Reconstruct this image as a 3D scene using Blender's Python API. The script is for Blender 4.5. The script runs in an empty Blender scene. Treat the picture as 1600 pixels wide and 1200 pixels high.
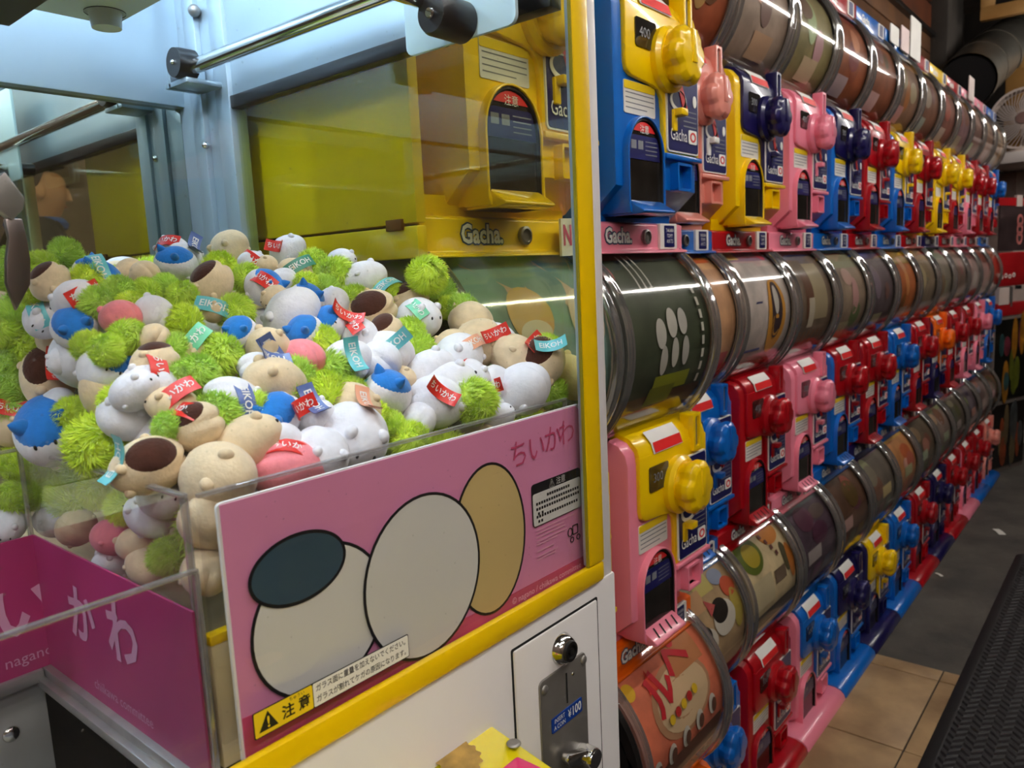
import bpy, bmesh, math, random
from mathutils import Vector, Matrix

random.seed(11)
S = bpy.context.scene
COL = S.collection

# ------------------------------------------------------------------ camera
CAM_H = 1.18
F_PX = 1205.0
ROT = Matrix(((0.63793167, 0.13952791, -0.75734745),
              (-0.76866654, 0.05553823, -0.63723407),
              (-0.0468502, 0.98865943, 0.14268003)))
cam_d = bpy.data.cameras.new('camera')
cam = bpy.data.objects.new('camera', cam_d)
COL.objects.link(cam)
cam_d.sensor_width = 36.0
cam_d.lens = 36.0 * F_PX / 1600.0
cam_d.clip_start = 0.02
cam_d.clip_end = 60
cam_d.dof.use_dof = True
cam_d.dof.focus_distance = 0.72
cam_d.dof.aperture_fstop = 13.0
cam.matrix_world = Matrix.Translation((0, 0, CAM_H)) @ ROT.to_4x4()
S.camera = cam

# ------------------------------------------------------------------ world, exposure
S.view_settings.view_transform = 'Standard'
S.view_settings.look = 'None'
S.view_settings.exposure = 0.15
S.view_settings.gamma = 1.0
S.view_settings.use_curve_mapping = False
S.cycles.transparent_max_bounces = 28
S.cycles.max_bounces = 7
S.cycles.diffuse_bounces = 3
S.cycles.glossy_bounces = 4
S.cycles.adaptive_threshold = 0.04
S.cycles.caustics_reflective = False
S.cycles.caustics_refractive = False
w = bpy.data.worlds.new('dim_shop_air')
S.world = w
w.use_nodes = True
w.node_tree.nodes['Background'].inputs[0].default_value = (1.0, 0.95, 0.9, 1)
w.node_tree.nodes['Background'].inputs[1].default_value = 0.03

ROOM_TUBE_STRENGTH = 66.0      # fluorescent tubes of the shop ceiling
CRANE_LED_STRENGTH = 80.0      # cool LED strips under the roof of the claw machine
FLOOR_Z = -0.035


def ray(u, v):
    return ROT @ Vector((u - 800.0, -(v - 600.0), -F_PX))


def on_y(u, v, Y):
    r = ray(u, v)
    return Vector((0, 0, CAM_H)) + r * (Y / r.y)


def on_x(u, v, X):
    r = ray(u, v)
    return Vector((0, 0, CAM_H)) + r * (X / r.x)


def on_z(u, v, Z):
    r = ray(u, v)
    return Vector((0, 0, CAM_H)) + r * ((Z - CAM_H) / r.z)


# ------------------------------------------------------------------ materials
def lin(c):
    o = []
    for x in c[:3]:
        x = x / 255.0
        o.append(x / 12.92 if x <= 0.04045 else ((x + 0.055) / 1.055) ** 2.4)
    return (o[0], o[1], o[2], 1.0)


MATS = {}


def mat(name, col, rough=0.4, metal=0.0, spec=0.5, coat=0.0, var=0.06, vscale=8.0, bump=0.0,
        bscale=60.0, sheen=0.0, col2=None, emit=None, estr=0.0, subsurf=0.0):
    if name in MATS:
        return MATS[name]
    m = bpy.data.materials.new(name)
    m.use_nodes = True
    nt = m.node_tree
    b = nt.nodes['Principled BSDF']
    b.inputs['Roughness'].default_value = rough
    b.inputs['Metallic'].default_value = metal
    b.inputs['Specular IOR Level'].default_value = spec
    b.inputs['Coat Weight'].default_value = coat
    b.inputs['Coat Roughness'].default_value = 0.06
    if sheen:
        b.inputs['Sheen Weight'].default_value = sheen
        b.inputs['Sheen Roughness'].default_value = 0.5
    if subsurf:
        b.inputs['Subsurface Weight'].default_value = subsurf
        b.inputs['Subsurface Radius'].default_value = (0.004, 0.004, 0.004)
    tc = nt.nodes.new('ShaderNodeTexCoord')
    nz = nt.nodes.new('ShaderNodeTexNoise')
    nz.inputs['Scale'].default_value = vscale
    nz.inputs['Detail'].default_value = 4.0
    nt.links.new(tc.outputs['Object'], nz.inputs['Vector'])
    rp = nt.nodes.new('ShaderNodeValToRGB')
    c = lin(col)
    if col2 is None:
        lo = tuple(max(0, x * (1 - var * 2)) for x in c[:3]) + (1,)
        hi = tuple(min(1, x * (1 + var)) for x in c[:3]) + (1,)
    else:
        lo, hi = c, lin(col2)
    rp.color_ramp.elements[0].color = lo
    rp.color_ramp.elements[0].position = 0.35
    rp.color_ramp.elements[1].color = hi
    rp.color_ramp.elements[1].position = 0.65
    nt.links.new(nz.outputs['Fac'], rp.inputs['Fac'])
    nt.links.new(rp.outputs['Color'], b.inputs['Base Color'])
    if bump:
        nb = nt.nodes.new('ShaderNodeTexNoise')
        nb.inputs['Scale'].default_value = bscale
        nb.inputs['Detail'].default_value = 3.0
        nt.links.new(tc.outputs['Object'], nb.inputs['Vector'])
        bp_ = nt.nodes.new('ShaderNodeBump')
        bp_.inputs['Strength'].default_value = bump
        bp_.inputs['Distance'].default_value = 0.01
        nt.links.new(nb.outputs['Fac'], bp_.inputs['Height'])
        nt.links.new(bp_.outputs['Normal'], b.inputs['Normal'])
    if emit is not None:
        b.inputs['Emission Color'].default_value = lin(emit)
        b.inputs['Emission Strength'].default_value = estr
    MATS[name] = m
    return m


def thin_glass(name, tint=(255, 255, 255), base=0.04, grazing=0.9, rough=0.01, haze=0.0, specks=False):
    """a clear sheet: transparent with a Schlick reflection, faint dust"""
    m = bpy.data.materials.new(name)
    m.use_nodes = True
    nt = m.node_tree
    for n in list(nt.nodes):
        nt.nodes.remove(n)
    out = nt.nodes.new('ShaderNodeOutputMaterial')
    tr = nt.nodes.new('ShaderNodeBsdfTransparent')
    tr.inputs[0].default_value = lin(tint)
    gl = nt.nodes.new('ShaderNodeBsdfGlossy')
    gl.inputs['Roughness'].default_value = rough
    gl.inputs['Color'].default_value = (1, 1, 1, 1)
    lw = nt.nodes.new('ShaderNodeLayerWeight')
    lw.inputs[0].default_value = 0.5
    p = nt.nodes.new('ShaderNodeMath'); p.operation = 'POWER'; p.inputs[1].default_value = 5.0
    ml = nt.nodes.new('ShaderNodeMath'); ml.operation = 'MULTIPLY_ADD'
    ml.inputs[1].default_value = grazing - base
    ml.inputs[2].default_value = base
    nt.links.new(lw.outputs['Facing'], p.inputs[0])
    nt.links.new(p.outputs[0], ml.inputs[0])
    mx = nt.nodes.new('ShaderNodeMixShader')
    nt.links.new(ml.outputs[0], mx.inputs[0])
    nt.links.new(tr.outputs[0], mx.inputs[1])
    nt.links.new(gl.outputs[0], mx.inputs[2])
    last = mx
    if haze or specks:
        df = nt.nodes.new('ShaderNodeBsdfDiffuse')
        df.inputs[0].default_value = (0.8, 0.8, 0.8, 1)
        m2 = nt.nodes.new('ShaderNodeMixShader')
        tc = nt.nodes.new('ShaderNodeTexCoord')
        if specks:
            vo = nt.nodes.new('ShaderNodeTexVoronoi')
            vo.inputs['Scale'].default_value = 90.0
            nt.links.new(tc.outputs['Object'], vo.inputs['Vector'])
            lt = nt.nodes.new('ShaderNodeMath'); lt.operation = 'LESS_THAN'
            lt.inputs[1].default_value = 0.055
            nt.links.new(vo.outputs['Distance'], lt.inputs[0])
            k = nt.nodes.new('ShaderNodeMath'); k.operation = 'MULTIPLY_ADD'
            k.inputs[1].default_value = 0.13
            k.inputs[2].default_value = haze
            nt.links.new(lt.outputs[0], k.inputs[0])
            nt.links.new(k.outputs[0], m2.inputs[0])
        else:
            m2.inputs[0].default_value = haze
        nt.links.new(mx.outputs[0], m2.inputs[1])
        nt.links.new(df.outputs[0], m2.inputs[2])
        last = m2
    nt.links.new(last.outputs[0], out.inputs['Surface'])
    MATS[name] = m
    return m


def emitter(name, col, strength):
    m = bpy.data.materials.new(name)
    m.use_nodes = True
    nt = m.node_tree
    b = nt.nodes['Principled BSDF']
    b.inputs['Base Color'].default_value = lin(col)
    b.inputs['Emission Color'].default_value = lin(col)
    b.inputs['Emission Strength'].default_value = strength
    MATS[name] = m
    return m


# glossy toy plastics of the capsule machines
PL = {}
for n_, c_ in dict(yellow=(250, 206, 0), blue=(0, 98, 186), red=(166, 4, 20), pink=(242, 136, 158),
                   coral=(232, 146, 130), navy=(22, 18, 74), orange=(246, 106, 8)).items():
    PL[n_] = mat('plastic_' + n_, c_, rough=0.28, coat=0.35, var=0.04, vscale=5)
M_NAVYP = mat('panel_print_navy', (22, 24, 88), rough=0.3, coat=0.2)
M_WHITE = mat('print_white', (238, 236, 230), rough=0.45, var=0.02)
M_CARD = mat('card_white', (232, 228, 220), rough=0.5, var=0.03)
M_BLACKP = mat('print_black', (22, 20, 22), rough=0.5, var=0.02)
M_REDP = mat('print_red', (224, 40, 40), rough=0.4, var=0.03)
M_PINKP = mat('print_pink', (206, 80, 120), rough=0.45, var=0.03)
M_YELP = mat('print_yellow', (240, 205, 30), rough=0.45, var=0.03)
M_GREYP = mat('print_grey', (120, 122, 128), rough=0.5, var=0.03)
M_SLATE = mat('print_slate', (62, 84, 108), rough=0.45, var=0.04)
M_DARK = mat('dark_plastic', (20, 18, 18), rough=0.35)
M_WINDOW = mat('smoked_window', (42, 38, 34), rough=0.08, spec=0.6, var=0.25, vscale=14)
M_HOLE = mat('dark_hole', (8, 7, 8), rough=0.8)
M_CHROME = mat('chrome', (214, 212, 208), rough=0.12, metal=1.0, var=0.02)
M_STEEL = mat('brushed_steel', (146, 142, 138), rough=0.4, metal=0.7, var=0.05, vscale=30)
M_SILVER = mat('pale_painted_metal', (168, 186, 198), rough=0.36, metal=0.45, var=0.04, vscale=6)
M_GALV = mat('blue_white_plate', (206, 232, 240), rough=0.35, metal=0.1, var=0.05, vscale=9)
M_CABW = mat('cabinet_white', (234, 230, 229), rough=0.32, coat=0.25, var=0.02, vscale=3)
M_CREAMB = mat('cream_board', (226, 206, 160), rough=0.5, var=0.08, vscale=20)
M_MIRROR = mat('mirror_silver', (196, 200, 186), rough=0.015, metal=1.0, var=0.01)
G_FRONT = thin_glass('front_glass', base=0.035, grazing=0.85, specks=True, haze=0.0)
G_SIDE = thin_glass('side_glass', tint=(246, 249, 228), base=0.035, grazing=0.85, haze=0.0)
G_ACRYL = thin_glass('acrylic_sheet', tint=(250, 250, 250), base=0.025, grazing=0.8, haze=0.004)
G_EDGE = thin_glass('acrylic_edge', tint=(226, 222, 220), base=0.22, grazing=0.9, rough=0.10, haze=0.10)
G_GLOBE = thin_glass('globe_shell', tint=(242, 240, 234), base=0.075, grazing=0.9, rough=0.09)
G_RING = thin_glass('globe_rim', tint=(170, 162, 150), base=0.30, grazing=0.95, rough=0.10, haze=0.08)


# ------------------------------------------------------------------ mesh helpers
class MB:
    def __init__(self):
        self.v, self.f = [], []

    def add(self, vs, fs):
        k = len(self.v)
        self.v += [tuple(p) for p in vs]
        self.f += [tuple(i + k for i in q) for q in fs]
        return self

    def box(self, x0, x1, y0, y1, z0, z1):
        return self.add([(x0, y0, z0), (x1, y0, z0), (x1, y1, z0), (x0, y1, z0),
                         (x0, y0, z1), (x1, y0, z1), (x1, y1, z1), (x0, y1, z1)],
                        [(0, 3, 2, 1), (4, 5, 6, 7), (0, 1, 5, 4), (1, 2, 6, 5), (2, 3, 7, 6), (3, 0, 4, 7)])

    def prism(self, poly, a, b, axis):
        """poly: 2-D outline; axis 'x' -> (y,z), 'y' -> (x,z), 'z' -> (x,y)"""
        def P(p, t):
            if axis == 'x':
                return (t, p[0], p[1])
            if axis == 'y':
                return (p[0], t, p[1])
            return (p[0], p[1], t)
        n = len(poly)
        vs = [P(p, a) for p in poly] + [P(p, b) for p in poly]
        fs = [tuple(range(n)), tuple(range(2 * n - 1, n - 1, -1))]
        for i in range(n):
            j = (i + 1) % n
            fs.append((i, i + n, j + n, j))
        return self.add(vs, fs)

    def ring_prism(self, outer, inner, a, b, axis):
        n = len(outer)
        def P(p, t):
            if axis == 'x':
                return (t, p[0], p[1])
            if axis == 'y':
                return (p[0], t, p[1])
            return (p[0], p[1], t)
        vs = [P(p, a) for p in outer] + [P(p, a) for p in inner] + [P(p, b) for p in outer] + [P(p, b) for p in inner]
        fs = []
        for i in range(n):
            j = (i + 1) % n
            fs += [(i, j, n + j, n + i), (2 * n + i, 3 * n + i, 3 * n + j, 2 * n + j),
                   (i, 2 * n + i, 2 * n + j, j), (n + i, n + j, 3 * n + j, 3 * n + i)]
        return self.add(vs, fs)

    def tube(self, path, r, n=12, caps=True):
        pts = [Vector(p) for p in path]
        rs = r if isinstance(r, (list, tuple)) else [r] * len(pts)
        k = len(self.v)
        up = None
        for i, p in enumerate(pts):
            d = (pts[min(i + 1, len(pts) - 1)] - pts[max(i - 1, 0)]).normalized()
            if up is None:
                up = d.orthogonal().normalized()
            up = (up - d * up.dot(d)).normalized()
            s = d.cross(up)
            for j in range(n):
                a = 2 * math.pi * j / n
                self.v.append(tuple(p + (up * math.cos(a) + s * math.sin(a)) * rs[i]))
        for i in range(len(pts) - 1):
            for j in range(n):
                a, b = k + i * n + j, k + i * n + (j + 1) % n
                self.f.append((a, b, b + n, a + n))
        if caps:
            self.f.append(tuple(k + j for j in range(n - 1, -1, -1)))
            self.f.append(tuple(k + (len(pts) - 1) * n + j for j in range(n)))
        return self

    def lathe(self, prof, c, axis, n=32, fn=None):
        """prof: (radius, t) along axis; closed to the axis at both ends when radius is 0"""
        k = len(self.v)
        for (r, t) in prof:
            for j in range(n):
                a = 2 * math.pi * j / n
                rr = r * (fn(a, t) if fn else 1.0)
                p, q = rr * math.cos(a), rr * math.sin(a)
                if axis == 'x':
                    self.v.append((c[0] + t, c[1] + p, c[2] + q))
                elif axis == 'y':
                    self.v.append((c[0] + p, c[1] + t, c[2] + q))
                else:
                    self.v.append((c[0] + p, c[1] + q, c[2] + t))
        for i in range(len(prof) - 1):
            for j in range(n):
                a, b = k + i * n + j, k + i * n + (j + 1) % n
                self.f.append((a, b, b + n, a + n))
        return self

    def ball(self, c, r, nu=16, nv=10):
        sx, sy, sz = r if isinstance(r, (list, tuple)) else (r, r, r)
        vs = [(c[0], c[1], c[2] + sz)]
        for i in range(1, nv):
            t = math.pi * i / nv
            for j in range(nu):
                a = 2 * math.pi * j / nu
                vs.append((c[0] + sx * math.sin(t) * math.cos(a), c[1] + sy * math.sin(t) * math.sin(a), c[2] + sz * math.cos(t)))
        vs.append((c[0], c[1], c[2] - sz))
        fs = [(0, 1 + j, 1 + (j + 1) % nu) for j in range(nu)]
        for i in range(nv - 2):
            for j in range(nu):
                a, b = 1 + i * nu + j, 1 + i * nu + (j + 1) % nu
                fs.append((a, a + nu, b + nu, b))
        L = 1 + (nv - 2) * nu
        fs += [(L + j, len(vs) - 1, L + (j + 1) % nu) for j in range(nu)]
        return self.add(vs, fs)

    def mesh(self, name, bevel=0.0, seg=2, angle=35, fix=True):
        me = bpy.data.meshes.new(name)
        me.from_pydata(self.v, [], self.f)
        if bevel or fix:
            bm = bmesh.new()
            bm.from_mesh(me)
            if fix:
                bmesh.ops.recalc_face_normals(bm, faces=bm.faces)
            if bevel:
                es = [e for e in bm.edges if len(e.link_faces) == 2 and e.calc_face_angle(0) > math.radians(angle)]
                bmesh.ops.bevel(bm, geom=es, offset=bevel, offset_type='OFFSET', segments=seg,
                                profile=0.5, affect='EDGES', clamp_overlap=True)
            bm.to_mesh(me)
            bm.free()
        me.polygons.foreach_set('use_smooth', [True] * len(me.polygons))
        me.set_sharp_from_angle(angle=math.radians(40))
        me.materials.append(None)
        return me


def rrect(x0, x1, y0, y1, r, n=4):
    out = []
    for (cx, cy, a0) in ((x1 - r, y1 - r, 0), (x0 + r, y1 - r, 90), (x0 + r, y0 + r, 180), (x1 - r, y0 + r, 270)):
        for i in range(n + 1):
            a = math.radians(a0 + 90 * i / n)
            out.append((cx + r * math.cos(a), cy + r * math.sin(a)))
    return out


def ellipse(cx, cy, rx, ry, n=28, rot=0.0):
    c, s = math.cos(rot), math.sin(rot)
    return [(cx + rx * math.cos(2 * math.pi * i / n) * c - ry * math.sin(2 * math.pi * i / n) * s,
             cy + rx * math.cos(2 * math.pi * i / n) * s + ry * math.sin(2 * math.pi * i / n) * c) for i in range(n)]


def obj(name, me, m, parent=None, loc=None, mx=None):
    o = bpy.data.objects.new(name, me)
    COL.objects.link(o)
    if len(me.materials) == 0:
        me.materials.append(None)
    if m is not None:
        o.material_slots[0].link = 'OBJECT'
        o.material_slots[0].material = m
    if parent is not None:
        o.parent = parent
    if loc is not None:
        o.location = loc
    if mx is not None:
        o.matrix_local = mx
    return o


def tag(o, label=None, cat=None, group=None, kind=None):
    if label:
        o['label'] = label
    if cat:
        o['category'] = cat
    if group:
        o['group'] = group
    if kind:
        o['kind'] = kind
    return o


def empty(name, loc=(0, 0, 0), label=None, cat=None, group=None):
    o = bpy.data.objects.new(name, None)
    COL.objects.link(o)
    o.location = loc
    o.empty_display_size = 0.05
    return tag(o, label, cat, group)


TXT = {}


def text_mesh(s, size, bold=0.0, align='CENTER', spacing=1.0):
    key = (s, size, bold, align, spacing)
    if key in TXT:
        return TXT[key]
    cu = bpy.data.curves.new('lettering', 'FONT')
    cu.body = s
    cu.size = size
    cu.align_x = align
    cu.align_y = 'CENTER'
    cu.resolution_u = 2
    cu.offset = bold
    cu.space_character = spacing
    o = bpy.data.objects.new('lettering', cu)
    COL.objects.link(o)
    dg = bpy.context.evaluated_depsgraph_get()
    dg.update()
    me = bpy.data.meshes.new_from_object(o.evaluated_get(dg))
    bpy.data.objects.remove(o)
    bpy.data.curves.remove(cu)
    me.materials.clear()
    me.materials.append(None)
    TXT[key] = me
    return me


RX90 = Matrix.Rotation(math.radians(90), 4, 'X')


def text_on_y(name, s, size, m, parent, x, y, z, bold=0.0, align='CENTER', spacing=1.0, rot=0.0, sx=1.0):
    """flat lettering lying in an x-z plane, read from -y"""
    me = text_mesh(s, size, bold, align, spacing)
    return obj(name, me, m, parent, mx=Matrix.Translation((x, y, z)) @ Matrix.Rotation(-rot, 4, 'Y') @ RX90 @ Matrix.Diagonal((sx, 1, 1, 1)))


def slab_y(poly, y0, y1):
    return MB().prism(poly, y0, y1, 'y')


# warm the lettering cache while the scene is small
for a_ in [('Gacha.', 0.03, 0.0009), ('Gacha.', 0.03, 0.0028), ('Gacha', 0.026, 0.0), ('300', 0.02, 0.0), ('400', 0.02, 0.0),
           ('200', 0.02, 0.0), ('注意', 0.013, 0.0), ('TAKARA\nTOMY\nA.R.T.S', 0.0085, 0.0)]:
    text_mesh(*a_)

# ================================================================== the setting
M_CONC = mat('worn_concrete', (58, 54, 50), rough=0.75, col2=(84, 78, 70), vscale=5, bump=0.25, bscale=40)
M_TILE = mat('tan_vinyl_tile', (140, 110, 76), rough=0.5, col2=(182, 150, 108), vscale=7, bump=0.12, bscale=60)
M_GROUT = mat('dirty_joint', (50, 40, 30), rough=0.8)
M_WALLD = mat('dark_wall', (46, 38, 32), rough=0.8, var=0.15)
M_CEIL = mat('dark_ceiling', (60, 48, 38), rough=0.8, var=0.2)
M_PLANK = mat('brown_plank', (116, 76, 40), rough=0.55, col2=(88, 54, 26), vscale=6, bump=0.1)
M_PLANK2 = mat('red_brown_plank', (110, 54, 22), rough=0.5, col2=(82, 38, 16), vscale=6, bump=0.1)
M_WALLW = mat('off_white_wall', (206, 188, 178), rough=0.6, var=0.05)
M_SHELFW = mat('white_shelf', (214, 204, 198), rough=0.45, var=0.05)
M_TAUPE = mat('taupe_panel', (150, 128, 118), rough=0.6, var=0.06)

floor = obj('floor', MB().box(-2.2, 7.2, -2.4, 1.2, FLOOR_Z - 0.08, FLOOR_Z).mesh('floor'), M_CONC)
tag(floor, 'worn grey concrete shop floor running along the capsule machines', kind='structure')
# tan tiles laid over the near part of the aisle, each its own piece
edges_x = [2.398, 2.33, 1.93, 1.53, 1.13, 0.73]
edges_y = [0.66, 0.42, -0.06, -0.54]
for i in range(len(edges_x) - 1):
    for j in range(len(edges_y) - 1):
        bx0, bx1 = edges_x[i + 1] + 0.002, edges_x[i] - 0.002
        by0, by1 = edges_y[j + 1] + 0.002, edges_y[j] - 0.002
        obj('tile', MB().box(bx0, bx1, by0, by1, FLOOR_Z - 0.004, FLOOR_Z + 0.004 + 0.0006 * ((i + j) % 2)).mesh('tile', bevel=0.0012), M_TILE, floor)
obj('tile_bed', MB().box(0.73, 2.398, -0.54, 0.66, FLOOR_Z - 0.003, FLOOR_Z + 0.0015).mesh('tile_bed'), M_GROUT, floor)

wall_back = obj('wall_back', MB().box(-2.2, 7.2, 1.10, 1.20, FLOOR_Z, 2.75).mesh('wall_back'), M_WALLD)
tag(wall_back, 'dark wall behind the capsule machines', kind='structure')
zb = on_y(1461, 66, 1.06).z
for (z0, z1, m_, dx) in ((1.72, zb - 0.09, M_PLANK, 0), (zb - 0.085, zb - 0.002, M_PLANK, 0), (zb + 0.02, zb + 0.17, M_PLANK2, 0.02), (zb + 0.19, zb + 0.36, M_PLANK2, 0), (zb + 0.38, 2.74, M_PLANK, 0)):
    if z1 > z0 + 0.02:
        obj('plank', MB().box(0.2, on_y(1460, 60, 1.06).x + dx, 1.055, 1.10, z0, z1).mesh('plank', bevel=0.004), m_, wall_back)
obj('plank_batten', MB().box(0.2, on_y(1460, 60, 1.06).x, 1.03, 1.10, zb - 0.004, zb + 0.022).mesh('plank_batten', bevel=0.004), M_DARK, wall_back)

wall_far = obj('wall_far', MB().box(6.2, 6.32, -2.4, 1.2, FLOOR_Z, 2.75).mesh('wall_far'), M_WALLD)
tag(wall_far, 'dark wall at the far end of the aisle', kind='structure')
wall_front = obj('wall_front', MB().box(-2.2, 7.2, -2.4, -2.3, FLOOR_Z, 2.75).mesh('wall_front'), mat('brown_front_wall', (120, 100, 84), rough=0.7, var=0.1))
tag(wall_front, 'brown wall across the aisle behind the viewer', kind='structure')
wall_left = obj('wall_left', MB().box(-2.3, -2.2, -2.4, 1.2, FLOOR_Z, 2.75).mesh('wall_left'), M_TAUPE)
tag(wall_left, 'taupe wall at the near end of the shop', kind='structure')
ceiling = obj('ceiling', MB().box(-2.3, 7.2, -2.4, 1.2, 2.75, 2.85).mesh('ceiling'), M_CEIL)
tag(ceiling, 'dark brown shop ceiling', kind='structure')

# fluorescent fixtures along the aisle ceiling
E_TUBE = emitter('fluorescent_tube', (255, 250, 244), ROOM_TUBE_STRENGTH)
M_FIX = mat('fixture_white', (225, 225, 220), rough=0.4)
fix_me = MB().prism([(-0.06, 0.05), (0.06, 0.05), (0.035, 0.012), (-0.035, 0.012)], -0.62, 0.62, 'x').mesh('fixture_housing', bevel=0.003)
tube_me = MB().lathe([(0.0, -0.58), (0.013, -0.58), (0.013, 0.58), (0.0, 0.58)], (0, 0, -0.008), 'x', 14).mesh('fixture_tube')
sock_me = MB().box(-0.605, -0.575, -0.016, 0.016, -0.026, 0.02).mesh('fixture_socket', bevel=0.003)
fx = [(-0.95, -0.3), (1.1, -0.25), (2.4, -0.25), (3.7, -0.25), (5.0, -0.25), (-1.0, -1.6), (0.0, -0.75)]  # last fixture is an unseen extra, added to brighten the claw machine front
names = ['nearest the claw machine', 'above the near tiles', 'above the middle of the aisle', 'past the middle of the aisle', 'above the far end of the aisle',
         'over the far side of the shop near the entrance', 'added out of view to brighten the claw machine front']
for (px_, py_), nm in zip(fx, names):
    e = empty('ceiling_light', (px_, py_, 2.26), 'white fluorescent ceiling light ' + nm, 'ceiling light', 'fluorescent ceiling lights')
    obj('housing', fix_me, M_FIX, e)
    obj('tube', tube_me, E_TUBE, e)
    obj('socket', sock_me, M_FIX, e)
    obj('socket', sock_me, M_FIX, e, loc=(1.18, 0, 0))
    obj('hanger', MB().box(-0.4, -0.385, -0.008, 0.008, 0.05, 0.49).mesh('hanger'), M_FIX, e)
    obj('hanger', MB().box(0.385, 0.4, -0.008, 0.008, 0.05, 0.49).mesh('hanger'), M_FIX, e)

# ================================================================== capsule toy machines
# local frame: x 0..0.3 along the row, y = 0 at the front plate (negative towards the aisle), z = 0 at the base
GY, GZ, GR = 0.137, 0.51, 0.17


def arch(x0, x1, z0, z1, r=0.012, n=16):
    """outline with a round top and small bottom corners"""
    cx, hw = (x0 + x1) / 2, (x1 - x0) / 2
    hz = min(hw, z1 - z0) * 1.08
    cz = z1 - hz
    pts = [(cx + hw * math.cos(math.pi * i / n), cz + hz * math.sin(math.pi * i / n)) for i in range(n + 1)]
    pts += [(x0, z0 + r), (x0 + r * 0.3, z0 + r * 0.3), (x0 + r, z0), (x1 - r, z0), (x1 - r * 0.3, z0 + r * 0.3), (x1, z0 + r)]
    return pts


def machine_meshes():
    D = {}
    prof = [(0.0, 0.335), (0.004, 0.352), (0.016, 0.366), (0.034, 0.372), (0.06, 0.358), (0.09, 0.342), (0.14, 0.334),
            (0.20, 0.338), (0.28, 0.40), (0.30, 0.40), (0.30, 0.046), (0.07, 0.046), (0.045, 0.055), (0.0, 0.094)]
    D['body'] = MB().prism(prof, 0.055, 0.298, 'x').mesh('body', bevel=0.006, seg=2, angle=50)
    # the coloured front plate: an L that runs down the right side round the instruction panel
    L = [(0.077, 0.345), (0.077, 0.262), (0.081, 0.250), (0.092, 0.245), (0.150, 0.240), (0.168, 0.236), (0.178, 0.226), (0.181, 0.21),
         (0.181, 0.147), (0.295, 0.147), (0.295, 0.345)]
    D['front_plate'] = slab_y(L, -0.007, 0.002).prism([(-0.007, 0.34), (-0.002, 0.358), (0.013, 0.373), (0.034, 0.379), (0.05, 0.37), (0.034, 0.36), (0.01, 0.34)], 0.079, 0.293, 'x').mesh('front_plate', bevel=0.0025)
    D['panel'] = slab_y(rrect(0.187, 0.288, 0.150, 0.318, 0.006), -0.0095, -0.004).mesh('instruction_panel')
    D['panel_print'] = slab_y(rrect(0.1895, 0.2855, 0.1525, 0.3155, 0.005), -0.0102, -0.0094).mesh('panel_print')
    D['panel_red'] = slab_y([(0.215, 0.262), (0.228, 0.262), (0.25, 0.218), (0.236, 0.214)], -0.0112, -0.0101).mesh('panel_mark')
    D['panel_wht'] = slab_y(ellipse(0.274, 0.231, 0.006, 0.009, 16), -0.0112, -0.0101).mesh('panel_dot')
    D['panel_arc'] = MB().ring_prism(ellipse(0.221, 0.226, 0.026, 0.016, 24), ellipse(0.221, 0.228, 0.02, 0.012, 24), -0.0112, -0.0101, 'y').mesh('panel_swoosh')
    D['panel_sq'] = slab_y(rrect(0.253, 0.280, 0.166, 0.187, 0.003), -0.0112, -0.0101).mesh('panel_square')
    D['panel_ring'] = MB().ring_prism(ellipse(0.2665, 0.1765, 0.0095, 0.0075, 20), ellipse(0.2665, 0.1765, 0.0062, 0.0048, 20), -0.0118, -0.0111, 'y').mesh('panel_ring')
    m = MB()
    for k in range(4):
        m.add(*_dash(0.237, 0.28, 0.213 - k * 0.0075, 0.0018, -0.0105))
    D['panel_lines'] = m.mesh('panel_lines', fix=False)
    D['return_bar'] = MB().box(0.2, 0.213, -0.014, -0.006, 0.180, 0.212).box(0.203, 0.224, -0.026, -0.010, 0.202, 0.213).mesh('return_lever', bevel=0.002)
    D['ledge'] = MB().box(0.180, 0.2975, -0.012, 0.01, 0.139, 0.147).mesh('ledge', bevel=0.002)
    D['hole'] = MB().ring_prism(rrect(0.2105, 0.2565, 0.0925, 0.1345, 0.003), rrect(0.2145, 0.2525, 0.0965, 0.1305, 0.002), -0.014, 0.004, 'y').mesh('coin_return')
    D['hole_lip'] = MB().box(0.212, 0.256, -0.007, 0.004, 0.092, 0.0965).mesh('coin_return_lip', bevel=0.001)
    D['key'] = MB().lathe([(0, -0.0012), (0.0062, -0.0012), (0.0062, 0.003)], (0.275, 0, 0.104), 'y', 16).mesh('key_hole')
    D['price_frame'] = slab_y(rrect(0.102, 0.160, 0.286, 0.325, 0.004), -0.0088, -0.005).mesh('price_window')
    D['label'] = slab_y(rrect(0.079, 0.166, 0.1945, 0.239, 0.003), -0.0012, 0.001).mesh('notice_label')
    D['label_y'] = slab_y(rrect(0.0795, 0.1655, 0.2275, 0.2385, 0.002), -0.0018, -0.0011).mesh('notice_header')
    m = MB()
    for k in range(4):
        m.add(*_dash(0.083, 0.162 - 0.02 * (k == 3), 0.222 - k * 0.0068, 0.0015, -0.0014))
    D['label_lines'] = m.mesh('notice_lines', fix=False)
    D['sticker'] = MB().add([(0.116, -0.0088, 0.344), (0.208, -0.0088, 0.344), (0.208, -0.0035, 0.3605), (0.116, -0.0035, 0.3605), (0.208, 0.0105, 0.3755), (0.116, 0.0105, 0.3755)],
                            [(0, 1, 2, 3), (3, 2, 4, 5)]).mesh('price_sticker', fix=False)
    D['sticker_r'] = MB().add([(0.120, -0.0094, 0.3455), (0.206, -0.0094, 0.3455), (0.206, -0.0045, 0.3605), (0.120, -0.0045, 0.3605)], [(0, 1, 2, 3)]).mesh('sticker_band', fix=False)
    sl = MB()
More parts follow.
